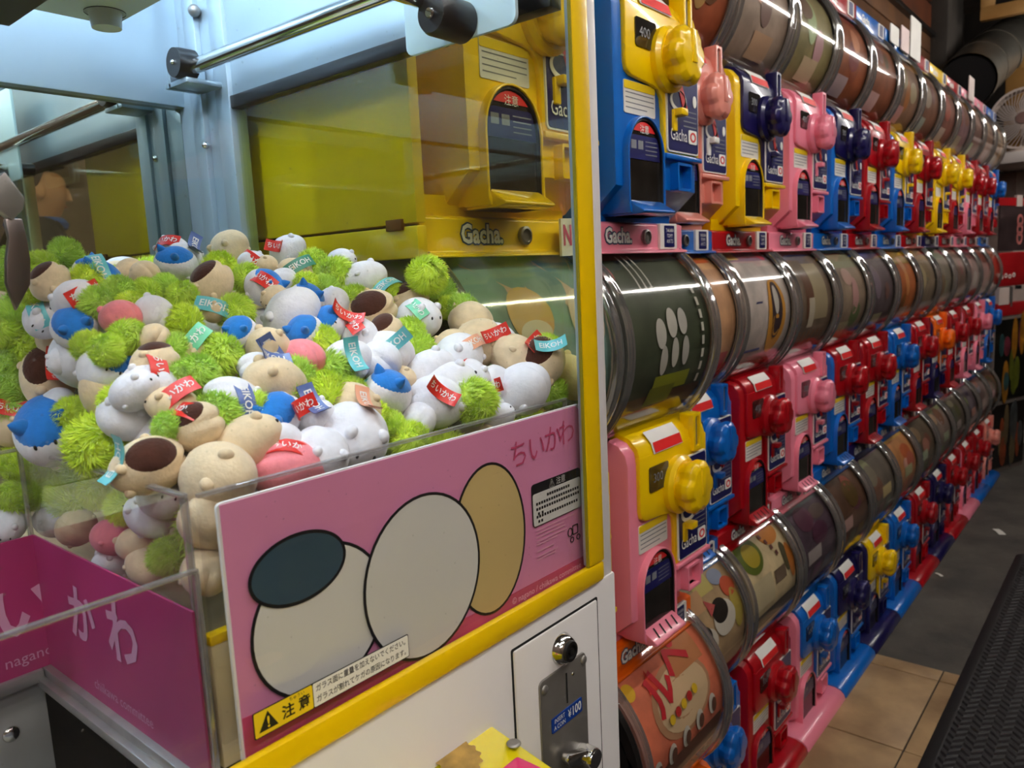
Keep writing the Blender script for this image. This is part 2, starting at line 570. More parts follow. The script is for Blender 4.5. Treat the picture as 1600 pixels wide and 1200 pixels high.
    sl.ring_prism(rrect(0.238, 0.266, 0.322, 0.385, 0.004), rrect(0.246, 0.258, 0.330, 0.379, 0.003), -0.013, 0.012, 'y')
    D['slot'] = sl.mesh('coin_slot', bevel=0.001)
    D['slot_in'] = MB().box(0.245, 0.259, -0.009, 0.008, 0.329, 0.380).mesh('coin_track')
    A_in, A_out = arch(0.079, 0.170, 0.063, 0.187), arch(0.072, 0.177, 0.053, 0.193)
    A_mid = arch(0.076, 0.173, 0.058, 0.190)
    D['chute'] = MB().ring_prism(A_out, A_mid, -0.011, 0.03, 'y').mesh('chute_rim', bevel=0.0015, angle=60)
    D['chute_back'] = slab_y(arch(0.073, 0.176, 0.054, 0.192), -0.002, 0.055).mesh('chute_box')
    D['chute_edge'] = MB().ring_prism(A_mid, A_in, -0.0085, -0.0025, 'y').mesh('window_edge')
    D['window'] = slab_y(A_in, -0.005, -0.0025).mesh('chute_window')
    lip = [(-0.011, 0.053), (-0.029, 0.055), (-0.030, 0.059), (-0.006, 0.074), (0.03, 0.074), (0.03, 0.053)]
    m = MB()
    for k in range(4):
        xa = 0.092 + 0.019 * k
        m.add([(xa, -0.0245, 0.0631), (xa + 0.004, -0.0245, 0.0631), (xa + 0.010, -0.0100, 0.0722), (xa + 0.006, -0.0100, 0.0722)], [(0, 1, 2, 3)])
    D['lip_slots'] = m.mesh('lip_slots', fix=False)
    D['lip'] = MB().prism(lip, 0.078, 0.171, 'x').mesh('chute_lip', bevel=0.002)
    top = [p for p in arch(0.081, 0.168, 0.063, 0.185) if p[1] > 0.165]
    D['caution_r'] = slab_y(top, -0.0062, -0.0048).mesh('caution_band')
    nav = [p for p in arch(0.081, 0.168, 0.063, 0.185) if 0.143 < p[1] <= 0.166]
    L_ = sorted([p for p in nav if p[0] < 0.1245], key=lambda p: p[1])
    R_ = sorted([p for p in nav if p[0] >= 0.1245], key=lambda p: -p[1])
    D['caution_n'] = slab_y([(0.081, 0.132)] + L_ + [(0.093, 0.1655), (0.156, 0.1655)] + R_ + [(0.168, 0.132)], -0.0062, -0.0048).mesh('caution_picture')
    m = MB()
    m.add(*_dash(0.087, 0.101, 0.146, 0.012, -0.0065)).add(*_dash(0.106, 0.120, 0.146, 0.012, -0.0065))
    for k in range(4):
        m.add(*_dash(0.126, 0.16, 0.157 - k * 0.006, 0.0014, -0.0065))
    D['caution_l'] = m.mesh('caution_lines', fix=False)
    # dial: flange, faceted drum and a raised grip
    kb = MB().lathe([(0.0, 0.0), (0.047, 0.0), (0.047, -0.010), (0.041, -0.016)], (0.190, -0.006, 0.280), 'y', 30)
    D['dial_flange'] = kb.lathe([(0.041, -0.016), (0.0, -0.016)], (0.190, -0.006, 0.280), 'y', 30).mesh('dial_flange')
    star = lambda a, t: (1.0, 0.97, 0.83, 0.97)[int(round(a / (2 * math.pi) * 24)) % 4] if t < -0.02 else 1.0
    D['dial'] = MB().lathe([(0.036, -0.013), (0.040, -0.022), (0.044, -0.030), (0.043, -0.040), (0.034, -0.047), (0.0, -0.049)], (0.190, -0.006, 0.280), 'y', 24, star).box(
        0.182, 0.198, -0.056, -0.046, 0.268, 0.314).mesh('dial', bevel=0.0018, angle=22)
    # base with front strip
    bs = [(0.027, 0.006), (0.018, 0.004), (0.016, 0.0), (0.032, 0.0), (0.032, 0.037), (0.30, 0.037), (0.30, 0.047), (0.036, 0.047), (0.027, 0.044)]
    D['base'] = MB().prism(bs, 0.0, 0.2985, 'x').mesh('base', bevel=0.002, angle=50)
    D['riser'] = MB().box(0.02, 0.28, 0.04, 0.30, 0.045, 0.07).mesh('riser')
    D['lock_ring'] = MB().lathe([(0.0115, 0.0275), (0.0115, 0.022), (0.0085, 0.021), (0.0085, 0.0245), (0.0, 0.0245)], (0.178, 0, 0.025), 'y', 20).mesh('lock')
    D['card'] = slab_y(rrect(0.217, 0.272, 0.006, 0.046, 0.002), 0.0225, 0.028).mesh('maker_card')
    D['card_navy'] = slab_y(rrect(0.230, 0.262, 0.009, 0.043, 0.002), 0.0215, 0.0232).mesh('card_print')
    # rounded floor tray in front of the lowest row
    tp = [(0.05, 0.078), (-0.02, 0.076), (-0.036, 0.071), (-0.046, 0.062), (-0.050, 0.050), (-0.050, 0.047), (0.05, 0.047)]
    D['tray'] = MB().prism(tp, 0.002, 0.298, 'x').mesh('floor_tray', bevel=0.003, angle=60)
    # globe: clear drum, two rims, dark end caps
    D['globe'] = MB().lathe([(GR, 0.012), (GR, 0.10), (GR, 0.20), (GR, 0.286)], (0, GY, GZ), 'x', 56).mesh('globe_drum')
    rim = [(GR - 0.016, 0.0), (GR + 0.003, 0.0), (GR + 0.006, 0.004), (GR + 0.006, 0.008), (GR + 0.002, 0.011), (GR + 0.0045, 0.014), (GR + 0.0045, 0.018), (GR, 0.021), (GR - 0.004, 0.021)]
    D['rim_a'] = MB().lathe(rim, (0.004, GY, GZ), 'x', 56).mesh('globe_rim')
    D['rim_b'] = MB().lathe([(r, -t) for r, t in rim], (0.294, GY, GZ), 'x', 56).mesh('globe_rim')
    D['cap'] = MB().lathe([(0.0, 0.0), (GR - 0.015, 0.0), (GR - 0.015, 0.006), (0.0, 0.006)], (0, GY, GZ), 'x', 40).mesh('globe_cap')
    D['band'] = MB().ring_prism([(GY - (GR - 0.004) * math.cos(math.radians(a)), GZ + (GR - 0.004) * math.sin(math.radians(a))) for a in range(6, 72, 4)],
                                [(GY - (GR - 0.02) * math.cos(math.radians(a)), GZ + (GR - 0.02) * math.sin(math.radians(a))) for a in range(6, 72, 4)], -0.006, 0.006, 'x').mesh('globe_clamp')
    # printed paper sheet inside the drum
    r0 = GR - 0.012
    m = MB()
    nu, nv = 2, 28
    vs, fs = [], []
    for i in range(nu + 1):
        for j in range(nv + 1):
            vs.append(cyl(i / nu, j / nv, r0))
    for i in range(nu):
        for j in range(nv):
            a = i * (nv + 1) + j
            fs.append((a, a + nv + 1, a + nv + 2, a + 1))
    D['insert'] = m.add(vs, fs).mesh('paper_insert', fix=False)
    return D


def _dash(x0, x1, z, h, y):
    return ([(x0, y, z), (x1, y, z), (x1, y, z + h), (x0, y, z + h)], [(0, 1, 2, 3)])


def cyl(u, v, r):
    a = math.radians(80 - 165 * v)
    return (0.014 + 0.272 * u, GY - r * math.cos(a), GZ + r * math.sin(a))


UW, VW = 0.272, 0.158 * math.radians(165)
DEC = [0]


def decal(parent, spec):
    k, colr = spec[0], spec[-1]
    DEC[0] += 1
    r = GR - 0.012 + 0.0006 + 0.00022 * DEC[0]
    m = colr if not isinstance(colr, tuple) else mat('print_%d_%d_%d' % colr, colr, rough=0.5, var=0.05)
    if k == 'r':
        _, u0, u1, v0, v1, _c = spec
        n = max(2, int((v1 - v0) / 0.03))
        vs, fs = [], []
        for j in range(n + 1):
            vs += [cyl(u0, v0 + (v1 - v0) * j / n, r), cyl(u1, v0 + (v1 - v0) * j / n, r)]
        fs = [(2 * j, 2 * j + 2, 2 * j + 3, 2 * j + 1) for j in range(n)]
        me = MB().add(vs, fs).mesh('printed_block', fix=False)
        return obj('printed_block', me, m, parent)
    if k == 'e':
        _, cu, cv, ru, rv, _c = spec
        vs, fs = [cyl(cu, cv, r)], []
        n = 24
        for q in (0.5, 1.0):
            for i in range(n):
                a = 2 * math.pi * i / n
                vs.append(cyl(cu + ru * q * math.cos(a), cv - rv * q * math.sin(a), r))
        for i in range(n):
            j = (i + 1) % n
            fs += [(0, 1 + i, 1 + j), (1 + i, 1 + n + i, 1 + n + j, 1 + j)]
        return obj('printed_oval', MB().add(vs, fs).mesh('printed_oval', fix=False), m, parent)
    if k == 'p':
        pts = spec[1]
        me = MB().add([cyl(p[0], p[1], r) for p in pts], [tuple(range(len(pts)))]).mesh('printed_shape', fix=False)
        return obj('printed_shape', me, m, parent)
    if k == 't':
        _, s, cu, cv, size, rot, _c = spec
        src = text_mesh(s, size, size * 0.035)
        me = src.copy()
        c, sn = math.cos(rot), math.sin(rot)
        for vtx in me.vertices:
            x, y = vtx.co.x * c - vtx.co.y * sn, vtx.co.x * sn + vtx.co.y * c
            vtx.co = cyl(cu + x / UW, cv - y / VW, r + 0.0004)
        return obj('printed_lettering', me, m, parent)


D = machine_meshes()
PRINT_DARK = (40, 36, 38)


def random_print(rng, basec):
    out = []
    def jit(c, a):
        return tuple(max(8, min(245, int(x + rng.uniform(-a, a)))) for x in c)
    out.append(('r', 0.03, 0.97, 0.12, 0.12 + rng.uniform(0.08, 0.2), jit(basec, 28)))
    for _ in range(3):
        out.append(('e', rng.uniform(0.25, 0.75), rng.uniform(0.3, 0.6), rng.uniform(0.08, 0.2), rng.uniform(0.05, 0.12), jit(tuple(0.6 * q + 0.4 * m for q, m in zip(basec, rng.choice(((220, 200, 170), (190, 90, 50), (120, 80, 50), (230, 220, 210), (60, 50, 50))))), 24)))
    u = rng.uniform(0.05, 0.5)
    out.append(('r', u, u + 0.35, 0.62, 0.74, jit((200, 180, 160), 24)))
    for k_ in range(3):
        out.append(('r', 0.1 + 0.28 * k_, 0.3 + 0.28 * k_, 0.78, 0.9, jit(basec, 34)))
    return out


SPECIAL = {
    ('B', 2): [('r', 0.0, 1.0, 0.6, 1.0, (84, 108, 84)), ('e', 0.44, 0.34, 0.15, 0.085, (226, 186, 116)), ('p', [(0.30, 0.34), (0.18, 0.16), (0.40, 0.26)], (218, 180, 164)),
               ('p', [(0.48, 0.27), (0.62, 0.13), (0.59, 0.33)], (226, 176, 96)), ('e', 0.44, 0.39, 0.11, 0.035, (238, 230, 212)), ('e', 0.48, 0.52, 0.11, 0.085, (200, 136, 76)), ('e', 0.47, 0.47, 0.065, 0.035, (238, 230, 216)),
               ('e', 0.84, 0.37, 0.13, 0.095, (228, 210, 188)), ('p', [(0.73, 0.34), (0.68, 0.15), (0.83, 0.28)], (224, 192, 172)), ('p', [(0.87, 0.28), (0.97, 0.15), (0.96, 0.34)], (224, 192, 172)), ('e', 0.85, 0.56, 0.09, 0.1, (228, 212, 192)),
               ('e', 0.28, 0.55, 0.035, 0.06, (60, 70, 66)), ('e', 0.68, 0.58, 0.035, 0.06, (60, 70, 66))],
    ('B', 3): [('e', 0.1, 0.22, 0.06, 0.05, (190, 110, 110)), ('r', 0.02, 0.98, 0.66, 0.78, (84, 58, 40)), ('r', 0.05, 0.95, 0.80, 0.92, (112, 108, 98)),
               ('e', 0.40, 0.45, 0.055, 0.05, (206, 204, 200)), ('e', 0.43, 0.54, 0.04, 0.05, (196, 194, 190)), ('e', 0.53, 0.42, 0.055, 0.05, (206, 204, 200)), ('e', 0.55, 0.52, 0.04, 0.05, (196, 194, 190)), ('e', 0.65, 0.42, 0.05, 0.045, (200, 198, 196)), ('e', 0.67, 0.52, 0.04, 0.05, (190, 188, 186)),
               ('r', 0.36, 0.76, 0.59, 0.65, (150, 160, 30)), ('r', 0.34, 0.62, 0.63, 0.70, (120, 132, 30))] +
              [('r', 0.86, 0.89, 0.30 + 0.045 * k, 0.33 + 0.045 * k, (214, 212, 206)) for k in range(8)] + [('r', 0.30 + 0.06 * k, 0.315 + 0.06 * k, 0.16, 0.30, (196, 194, 188)) for k in range(3)],
    ('B', 4): [('r', 0.05, 0.95, 0.10, 0.20, (206, 70, 48)), ('r', 0.3, 0.36, 0.25, 0.33, (196, 60, 60)), ('r', 0.45, 0.5, 0.3, 0.36, (196, 60, 60)), ('r', 0.35, 0.95, 0.62, 0.74, (210, 90, 90)), ('r', 0.05, 0.95, 0.82, 0.95, (150, 40, 60))] +
              [('r', 0.3 + 0.2 * k, 0.31 + 0.2 * k, 0.45, 0.6, (190, 150, 110)) for k in range(4)],
    ('B', 5): [('r', 0.02, 0.98, 0.10, 0.2, (140, 140, 170)), ('r', 0.15, 0.4, 0.13, 0.19, (226, 206, 130)), ('e', 0.88, 0.16, 0.07, 0.04, (220, 90, 120)),
               ('p', [(0.30, 0.42), (0.42, 0.42), (0.50, 0.66), (0.18, 0.66)], (70, 74, 130)), ('e', 0.70, 0.50, 0.18, 0.19, (226, 160, 60)), ('e', 0.70, 0.47, 0.11, 0.14, (66, 50, 60)), ('e', 0.69, 0.42, 0.05, 0.07, (220, 214, 210)), ('r', 0.1, 0.9, 0.72, 0.86, (150, 140, 130))] +
              [('r', 0.15 + 0.2 * k, 0.23 + 0.2 * k, 0.74, 0.9, (90, 80, 80)) for k in range(4)],
    ('B', 6): [('r', 0.3, 0.5, 0.3, 0.55, (110, 70, 50)), ('r', 0.5, 0.85, 0.24, 0.56, (176, 160, 130)), ('r', 0.36, 0.5, 0.44, 0.6, (206, 196, 180))] + [('r', 0.2 + 0.12 * k, 0.26 + 0.12 * k, 0.62, 0.74, (140, 100, 60)) for k in range(6)],
    ('C', 3): [('e', 0.55, 0.50, 0.33, 0.17, (196, 146, 112)), ('e', 0.56, 0.50, 0.29, 0.145, (226, 196, 160)), ('r', 0.55, 0.9, 0.22, 0.40, (200, 130, 84)), ('e', 0.12, 0.30, 0.055, 0.04, (240, 190, 40)),
               ('r', 0.04, 0.97, 0.76, 0.93, (110, 62, 48)), ('r', 0.3, 0.62, 0.145, 0.165, (226, 214, 200)), ('r', 0.74, 0.86, 0.07, 0.11, (236, 150, 130)),
               ('t', 'ルペ', 0.50, 0.36, 0.075, 0.35, (206, 30, 50)), ('p', [(0.26, 0.38), (0.33, 0.26), (0.37, 0.38)], (220, 60, 40))] +
              [('e', 0.15 + 0.17 * k, 0.74 - 0.02 * k, 0.045, 0.05, (226, 220, 214)) for k in range(5)] + [('e', 0.165 + 0.17 * k, 0.75 - 0.02 * k, 0.03, 0.035, (110, 70, 56)) for k in range(5)] +
              [('e', 0.36 + 0.075 * k, 0.55 - 0.012 * k, 0.03, 0.022, ((236, 196, 40), (190, 40, 40))[k % 2]) for k in range(5)],
    ('C', 4): [('r', 0.05, 0.45, 0.12, 0.28, (206, 196, 170)), ('r', 0.45, 0.7, 0.2, 0.36, (206, 190, 110)), ('r', 0.1, 0.5, 0.3, 0.44, (206, 160, 120)), ('e', 0.8, 0.3, 0.1, 0.05, (150, 160, 190)), ('e', 0.88, 0.4, 0.1, 0.06, (206, 90, 60)), ('e', 0.9, 0.56, 0.08, 0.12, (190, 170, 80)),
               ('e', 0.36, 0.66, 0.17, 0.10, (228, 222, 214)), ('e', 0.33, 0.60, 0.12, 0.07, (30, 26, 26)), ('e', 0.68, 0.56, 0.17, 0.10, (228, 222, 214)), ('e', 0.64, 0.50, 0.12, 0.07, (30, 26, 26)),
               ('p', [(0.2, 0.6), (0.16, 0.48), (0.3, 0.55)], (206, 60, 50)), ('p', [(0.5, 0.5), (0.48, 0.38), (0.6, 0.45)], (196, 90, 90)), ('r', 0.1, 0.95, 0.82, 0.95, (150, 120, 90))],
    ('C', 5): [('r', 0.62, 0.98, 0.06, 0.24, (70, 44, 34)), ('e', 0.76, 0.27, 0.17, 0.08, (206, 130, 50)), ('e', 0.30, 0.33, 0.20, 0.13, (96, 112, 34)), ('e', 0.32, 0.34, 0.13, 0.08, (180, 160, 40)), ('e', 0.85, 0.5, 0.06, 0.1, (90, 84, 60)), ('e', 0.93, 0.55, 0.06, 0.12, (196, 120, 50)),
               ('r', 0.12, 0.5, 0.52, 0.74, (214, 200, 166)), ('r', 0.55, 0.78, 0.54, 0.64, (120, 100, 84)), ('r', 0.02, 0.98, 0.78, 0.9, (60, 50, 44))] + [('r', 0.52 + 0.035 * k, 0.56 + 0.035 * k, 0.14 + 0.055 * k, 0.175 + 0.055 * k, (110, 60, 60)) for k in range(6)],
}

INS = {'A': {2: (120, 110, 100), 3: (150, 120, 112), 4: (176, 92, 60), 5: (172, 150, 138), 6: (150, 140, 96), 7: (160, 84, 50), 8: (150, 84, 56), 9: (150, 112, 92), 10: (140, 92, 72), 11: (150, 92, 80), 12: (156, 116, 124), 13: (140, 100, 92), 14: (150, 110, 90), 15: (200, 160, 120)},
       'B': {2: (132, 172, 172), 3: (66, 76, 58), 4: (224, 172, 132), 5: (218, 206, 204), 6: (132, 112, 96), 7: (172, 150, 132), 8: (112, 96, 104), 9: (206, 112, 54), 10: (166, 146, 124), 11: (156, 144, 130), 12: (136, 108, 92), 13: (126, 82, 80), 14: (146, 62, 40), 15: (196, 60, 30)},
       'C': {3: (234, 126, 96), 4: (196, 166, 128), 5: (228, 208, 168), 6: (84, 66, 84), 7: (104, 72, 56), 8: (122, 112, 104), 9: (220, 152, 96), 10: (112, 96, 80), 11: (156, 136, 130), 12: (116, 104, 92), 13: (104, 88, 98), 14: (112, 84, 84), 15: (124, 84, 74)}}

COLS = {'A': {2: 'yellow yellow yellow', 3: 'blue yellow pink', 4: 'coral coral blue', 5: 'yellow navy red', 6: 'pink pink pink', 7: 'blue navy blue', 8: 'red red red', 9: 'blue yellow blue', 10: 'red red red', 11: 'yellow yellow navy', 12: 'red yellow red', 13: 'pink red pink', 14: 'red red red', 15: 'red blue blue'},
        'B': {2: 'yellow yellow yellow', 3: 'pink yellow orange', 4: 'blue blue blue', 5: 'red red red', 6: 'pink pink pink', 7: 'blue red blue', 8: 'red red navy', 9: 'blue blue blue', 10: 'red red red', 11: 'navy orange navy', 12: 'red red red', 13: 'pink red pink', 14: 'pink pink blue', 15: 'blue blue blue'},
        'C': {3: 'orange orange orange', 4: 'blue blue blue', 5: 'red red red', 6: 'pink blue pink', 7: 'blue navy blue', 8: 'navy yellow navy', 9: 'blue blue blue', 10: 'red red red', 11: 'navy navy navy', 12: 'red red red', 13: 'pink red pink', 14: 'red red blue', 15: 'coral coral blue'}}
ROWZ = {'A': (0.675, 1.200, 'top'), 'B': (0.668, 0.555, 'middle'), 'C': (0.652, -0.080, 'bottom')}
ORD = ['first', 'second', 'third', 'fourth', 'fifth', 'sixth', 'seventh', 'eighth', 'ninth', 'tenth', 'eleventh', 'twelfth', 'thirteenth', 'fourteenth', 'fifteenth']
PRICE = {0: '300', 1: '400', 2: '200'}

for row in 'ABC':
    yf, z0, rname = ROWZ[row]
    for n, cs in COLS[row].items():
        bc, pc, sc_ = cs.split()
        y = yf - (0.088 if n <= 3 else 0.0)
        x0 = 0.3 * n - 0.012
        order = ORD[n - 2]
        desc = (bc if bc == pc else bc + ' and ' + pc)
        lab = '%s capsule toy machine in the %s row, %s from the claw machine' % (desc, rname, order)
        e = empty('capsule_machine', (x0, y, z0), lab, 'capsule machine', 'capsule machines in the %s row' % rname)
        near = n <= 9
        rng = random.Random(n * 31 + ord(row))
        body = obj('body', D['body'], PL[bc], e)
        plate = obj('front_plate', D['front_plate'], PL[pc], e)
        obj('dial_flange', D['dial_flange'], PL[pc], e)
        obj('dial', D['dial'], PL[pc], e)
        pan = obj('instruction_panel', D['panel'], M_WHITE, e)
        obj('panel_print', D['panel_print'], M_NAVYP, pan)
        if near:
            obj('panel_mark', D['panel_red'], M_REDP, pan)
            obj('panel_dot', D['panel_wht'], M_WHITE, pan)
            obj('panel_swoosh', D['panel_arc'], M_WHITE, pan)
            obj('panel_lines', D['panel_lines'], M_GREYP, pan)
        obj('panel_square', D['panel_sq'], M_WHITE, pan)
        obj('panel_ring', D['panel_ring'], M_REDP, pan)
        text_on_y('panel_lettering', 'Gacha', 0.026, M_WHITE, pan, 0.2205, -0.0112, 0.1755, sx=0.82)
        obj('return_lever', D['return_bar'], PL[pc] if row != 'A' or n != 4 else M_WHITE, e)
        obj('ledge', D['ledge'], PL[bc], e)
        obj('coin_return', D['hole'], PL[bc], e)
        obj('coin_return_lip', D['hole_lip'], PL[bc], e)
        obj('key_hole', D['key'], M_HOLE, e)
        pw = obj('price_window', D['price_frame'], M_WINDOW, e)
        text_on_y('price_figures', PRICE[(n + ord(row)) % 2 if (row, n) not in (('A', 3), ('B', 3)) else (1 if row == 'A' else 0)], 0.02, M_GREYP, pw, 0.127, -0.0092, 0.306)
        nl = obj('notice_label', D['label'], M_CARD, e)
        obj('notice_header', D['label_y'], M_YELP, nl)
        if near:
            obj('notice_lines', D['label_lines'], M_GREYP, nl)
        st = obj('price_sticker', D['sticker'], M_WHITE, e)
        obj('sticker_band', D['sticker_r'], M_REDP, st)
        cs_ = obj('coin_slot', D['slot'], PL[pc], e)
        obj('coin_track', D['slot_in'], M_STEEL, cs_)
        obj('chute_rim', D['chute'], PL[bc], e)
        obj('chute_box', D['chute_back'], PL[bc], e)
        win = obj('chute_window', D['window'], M_WINDOW, e)
        obj('window_edge', D['chute_edge'], M_DARK, win)
        obj('caution_band', D['caution_r'], M_REDP, win)
        obj('caution_picture', D['caution_n'], M_NAVYP, win)
        if near:
            obj('caution_lines', D['caution_l'], M_GREYP, win)
            text_on_y('caution_lettering', '注意', 0.013, M_WHITE, win, 0.1245, -0.0066, 0.1735)
        lp = obj('chute_lip', D['lip'], PL[bc], e)
        if near and row != 'A':
            obj('lip_slots', D['lip_slots'], M_HOLE, lp)
        if row != 'C':
            base = obj('base', D['base'], PL[sc_], e)
            obj('riser', D['riser'], PL[bc], e)
            text_on_y('logo_outline', 'Gacha.', 0.03, M_SLATE, base, 0.1, 0.0262, 0.0255, bold=0.0028, sx=0.9)
            text_on_y('logo_lettering', 'Gacha.', 0.03, M_WHITE, base, 0.1, 0.0256, 0.0255, bold=0.0009, sx=0.9)
            obj('lock', D['lock_ring'], M_STEEL, base)
            if (row, n) != ('A', 2):
                cd = obj('maker_card', D['card'], M_CARD, e)
                obj('card_print', D['card_navy'], M_NAVYP, cd)
                if near:
                    text_on_y('card_lettering', 'TAKARA\nTOMY\nA.R.T.S', 0.0085, M_WHITE, cd, 0.246, 0.021, 0.0265, sx=0.8)
            else:
                cd = obj('new_sign', slab_y([(0.232, -0.002), (0.298, 0.000), (0.298, 0.048), (0.232, 0.046)], 0.008, 0.0115).mesh('new_sign'), M_CARD, e)
                text_on_y('new_lettering', 'NEW', 0.036, M_PINKP, cd, 0.265, 0.0074, 0.0235, bold=0.0012, sx=0.72)
        else:
            obj('floor_tray', D['tray'], PL[sc_], e)
        obj('globe_drum', D['globe'], G_GLOBE, e)
        obj('globe_rim', D['rim_a'], G_RING, e)
        obj('globe_rim', D['rim_b'], G_RING, e)
        obj('globe_cap', D['cap'], M_DARK, e, loc=(0.004, 0, 0))
        obj('globe_cap', D['cap'], M_DARK, e, loc=(0.288, 0, 0))
        obj('globe_clamp', D['band'], M_DARK, e, loc=(-0.0005, 0, 0))
        ic = INS[row][n]
        ins = obj('paper_insert', D['insert'], mat('insert_%d_%d_%d' % ic, ic, rough=0.55, var=0.14, vscale=16), e)
        DEC[0] = 0
        for sp in SPECIAL.get((row, n)) or random_print(rng, ic):
            if row == 'C':      # the lowest drums carry their sheets turned up towards the customer
                q_ = lambda v_: 0.03 + 0.64 * v_
                if sp[0] == 'r':
                    sp = (sp[0], sp[1], sp[2], q_(sp[3]), q_(sp[4]), sp[5])
                elif sp[0] == 'e':
                    sp = (sp[0], sp[1], q_(sp[2]), sp[3], sp[4] * 0.75, sp[5])
                elif sp[0] == 'p':
                    sp = (sp[0], [(a_, q_(b_)) for a_, b_ in sp[1]], sp[2])
                elif sp[0] == 't':
                    sp = (sp[0], sp[1], sp[2], q_(sp[3]), sp[4], sp[5], sp[6])
            decal(ins, sp)

# header blocks above the top row, with a few price cards stuck on them
hd_me = MB().box(0.001, 0.299, 0.0, 0.20, 0.0, 0.046).mesh('header_block', bevel=0.003)
hcols = {3: 'red', 4: 'pink', 5: 'blue', 6: 'blue', 7: 'red', 8: 'blue', 9: 'blue', 10: 'red', 11: 'yellow', 12: 'red', 13: 'pink', 14: 'pink', 15: 'blue'}
for n, c in hcols.items():
    y = 0.69 - (0.088 if n <= 3 else 0)
    e = empty('header_block', (0.3 * n - 0.012, y, 1.827), '%s header strip on top of the capsule machines, above the %s column' % (c, ORD[n - 2]), 'header strip', 'header strips along the top')
    obj('strip', hd_me, PL[c], e)
    text_on_y('strip_lettering', 'Gacha.', 0.03, M_WHITE, e, 0.09, -0.0006, 0.022, bold=0.0009)
    obj('maker_card', slab_y(rrect(0.215, 0.27, 0.004, 0.042, 0.002), -0.002, 0.001).mesh('maker_card'), M_CARD, e)
    obj('card_print', slab_y(rrect(0.226, 0.259, 0.007, 0.039, 0.002), -0.003, -0.0018).mesh('card_print'), M_NAVYP, e)
for (n, dx, w_, h_, c_, lb) in ((9, 0.02, 0.10, 0.055, M_CARD, 'small white price card'), (9, 0.15, 0.10, 0.075, mat('pale_pink_card', (226, 200, 196), rough=0.5), 'pale pink printed card'), (10, -0.03, 0.14, 0.13, M_CARD, 'tall white card'), (13, 0.1, 0.12, 0.10, mat('faded_card', (214, 196, 190), rough=0.5), 'faded white card')):
    o = obj('notice_card', slab_y(rrect(0, w_, 0, h_, 0.006), -0.0015, 0.0015).mesh('notice_card'), c_)
    o.location = (0.3 * n - 0.012 + dx, 0.682, 1.835)
    tag(o, lb + ' standing on the header strip above the %s column' % ORD[n - 2], 'card', 'cards on the header strips')

# yellow end board of the row, seen through the claw machine's side glass
eb = empty('end_board', (0.575, 0.60, 1.2), 'yellow side board closing the near end of the capsule machine row', 'side board')
M_EB = mat('yellow_board', (240, 204, 14), rough=0.35, coat=0.2, var=0.05, vscale=4)
obj('lower_board', MB().box(-0.004, 0.010, 0.0, 0.45, 0.0, 0.034).mesh('lower_board', bevel=0.0015), M_EB, eb)
obj('upper_board', MB().box(-0.004, 0.010, 0.0, 0.45, 0.037, 0.75).mesh('upper_board', bevel=0.0015), M_EB, eb)
obj('catch', MB().box(-0.008, 0.0, 0.02, 0.045, 0.030, 0.042).mesh('catch', bevel=0.001), M_PLANK2, eb)

# ================================================================== claw machine
YC = 0.375      # plane of the white front panel; the yellow frame stands 1 cm proud of it
CE = Vector((0.1, 0.67, FLOOR_Z))
crane = empty('claw_machine', CE, 'white and yellow claw machine full of small plush toys, pink sign board in front', 'claw machine')
M_YF = mat('yellow_frame', (248, 204, 0), rough=0.3, coat=0.3, var=0.05, vscale=5)
M_PINKB = mat('sign_pink', (222, 140, 180), rough=0.35, var=0.03, vscale=10)
M_PINKG = mat('sign_ground', (204, 74, 112), rough=0.35, var=0.10, vscale=24)
M_MAG = mat('chute_magenta', (168, 50, 104), rough=0.4, var=0.05)
M_LED = emitter('cool_led', (218, 238, 255), CRANE_LED_STRENGTH)


def cpart(name, me, m, parent=None):
    if parent is None:
        return obj(name, me, m, crane, loc=-CE)
    return obj(name, me, m, parent)


def ctext(name, s, size, m, parent, x, y, z, **k):
    return text_on_y(name, s, size, m, parent, x, y, z, **k)


XL, XR, YB = -0.42, 0.572, 1.004
cpart('front_panel', MB().box(XL, XR, YC - 0.007, YC + 0.012, FLOOR_Z, 0.9054).mesh('front_panel', bevel=0.003), M_CABW)
cpart('side_panel', MB().box(XR - 0.014, XR - 0.001, YC + 0.012, YB, FLOOR_Z, 0.95).mesh('side_panel', bevel=0.002), M_CABW)
cpart('side_panel', MB().box(XL, XL + 0.012, YC + 0.012, YB, FLOOR_Z, 0.95).mesh('side_panel', bevel=0.002), M_CABW)
cpart('back_panel', MB().box(XL, XR, YB, YB + 0.012, FLOOR_Z, 0.95).mesh('back_panel'), M_CABW)
cpart('bottom_plate', MB().box(XL + 0.012, XR - 0.014, YC + 0.012, YB, FLOOR_Z, FLOOR_Z + 0.02).mesh('bottom_plate'), M_DARK)
cpart('roof', MB().box(XL, XR, YC - 0.012, YB + 0.012, 1.72, 1.82).mesh('roof', bevel=0.006), M_CABW)
cpart('roof_lining', MB().box(XL + 0.01, XR - 0.02, YC + 0.01, YB, 1.705, 1.72).mesh('roof_lining'), M_SILVER)
fr = cpart('front_frame', MB().box(XL, 0.5505, YC - 0.010, YC - 0.0025, 0.9055, 0.9235).mesh('front_frame', bevel=0.003), M_YF)
cpart('frame_post', MB().box(0.528, 0.5505, YC - 0.010, YC - 0.0065, 0.9237, 1.72).mesh('frame_post', bevel=0.002), M_YF)
cpart('frame_post', MB().box(XL, XL + 0.022, YC - 0.010, YC - 0.0065, 0.9237, 1.72).mesh('frame_post', bevel=0.002), M_YF)
cpart('inner_bead', MB().box(0.5265, 0.528, YC - 0.009, YC - 0.0065, 0.9235, 1.72).mesh('inner_bead'), mat('olive_bead', (150, 140, 20), rough=0.4))
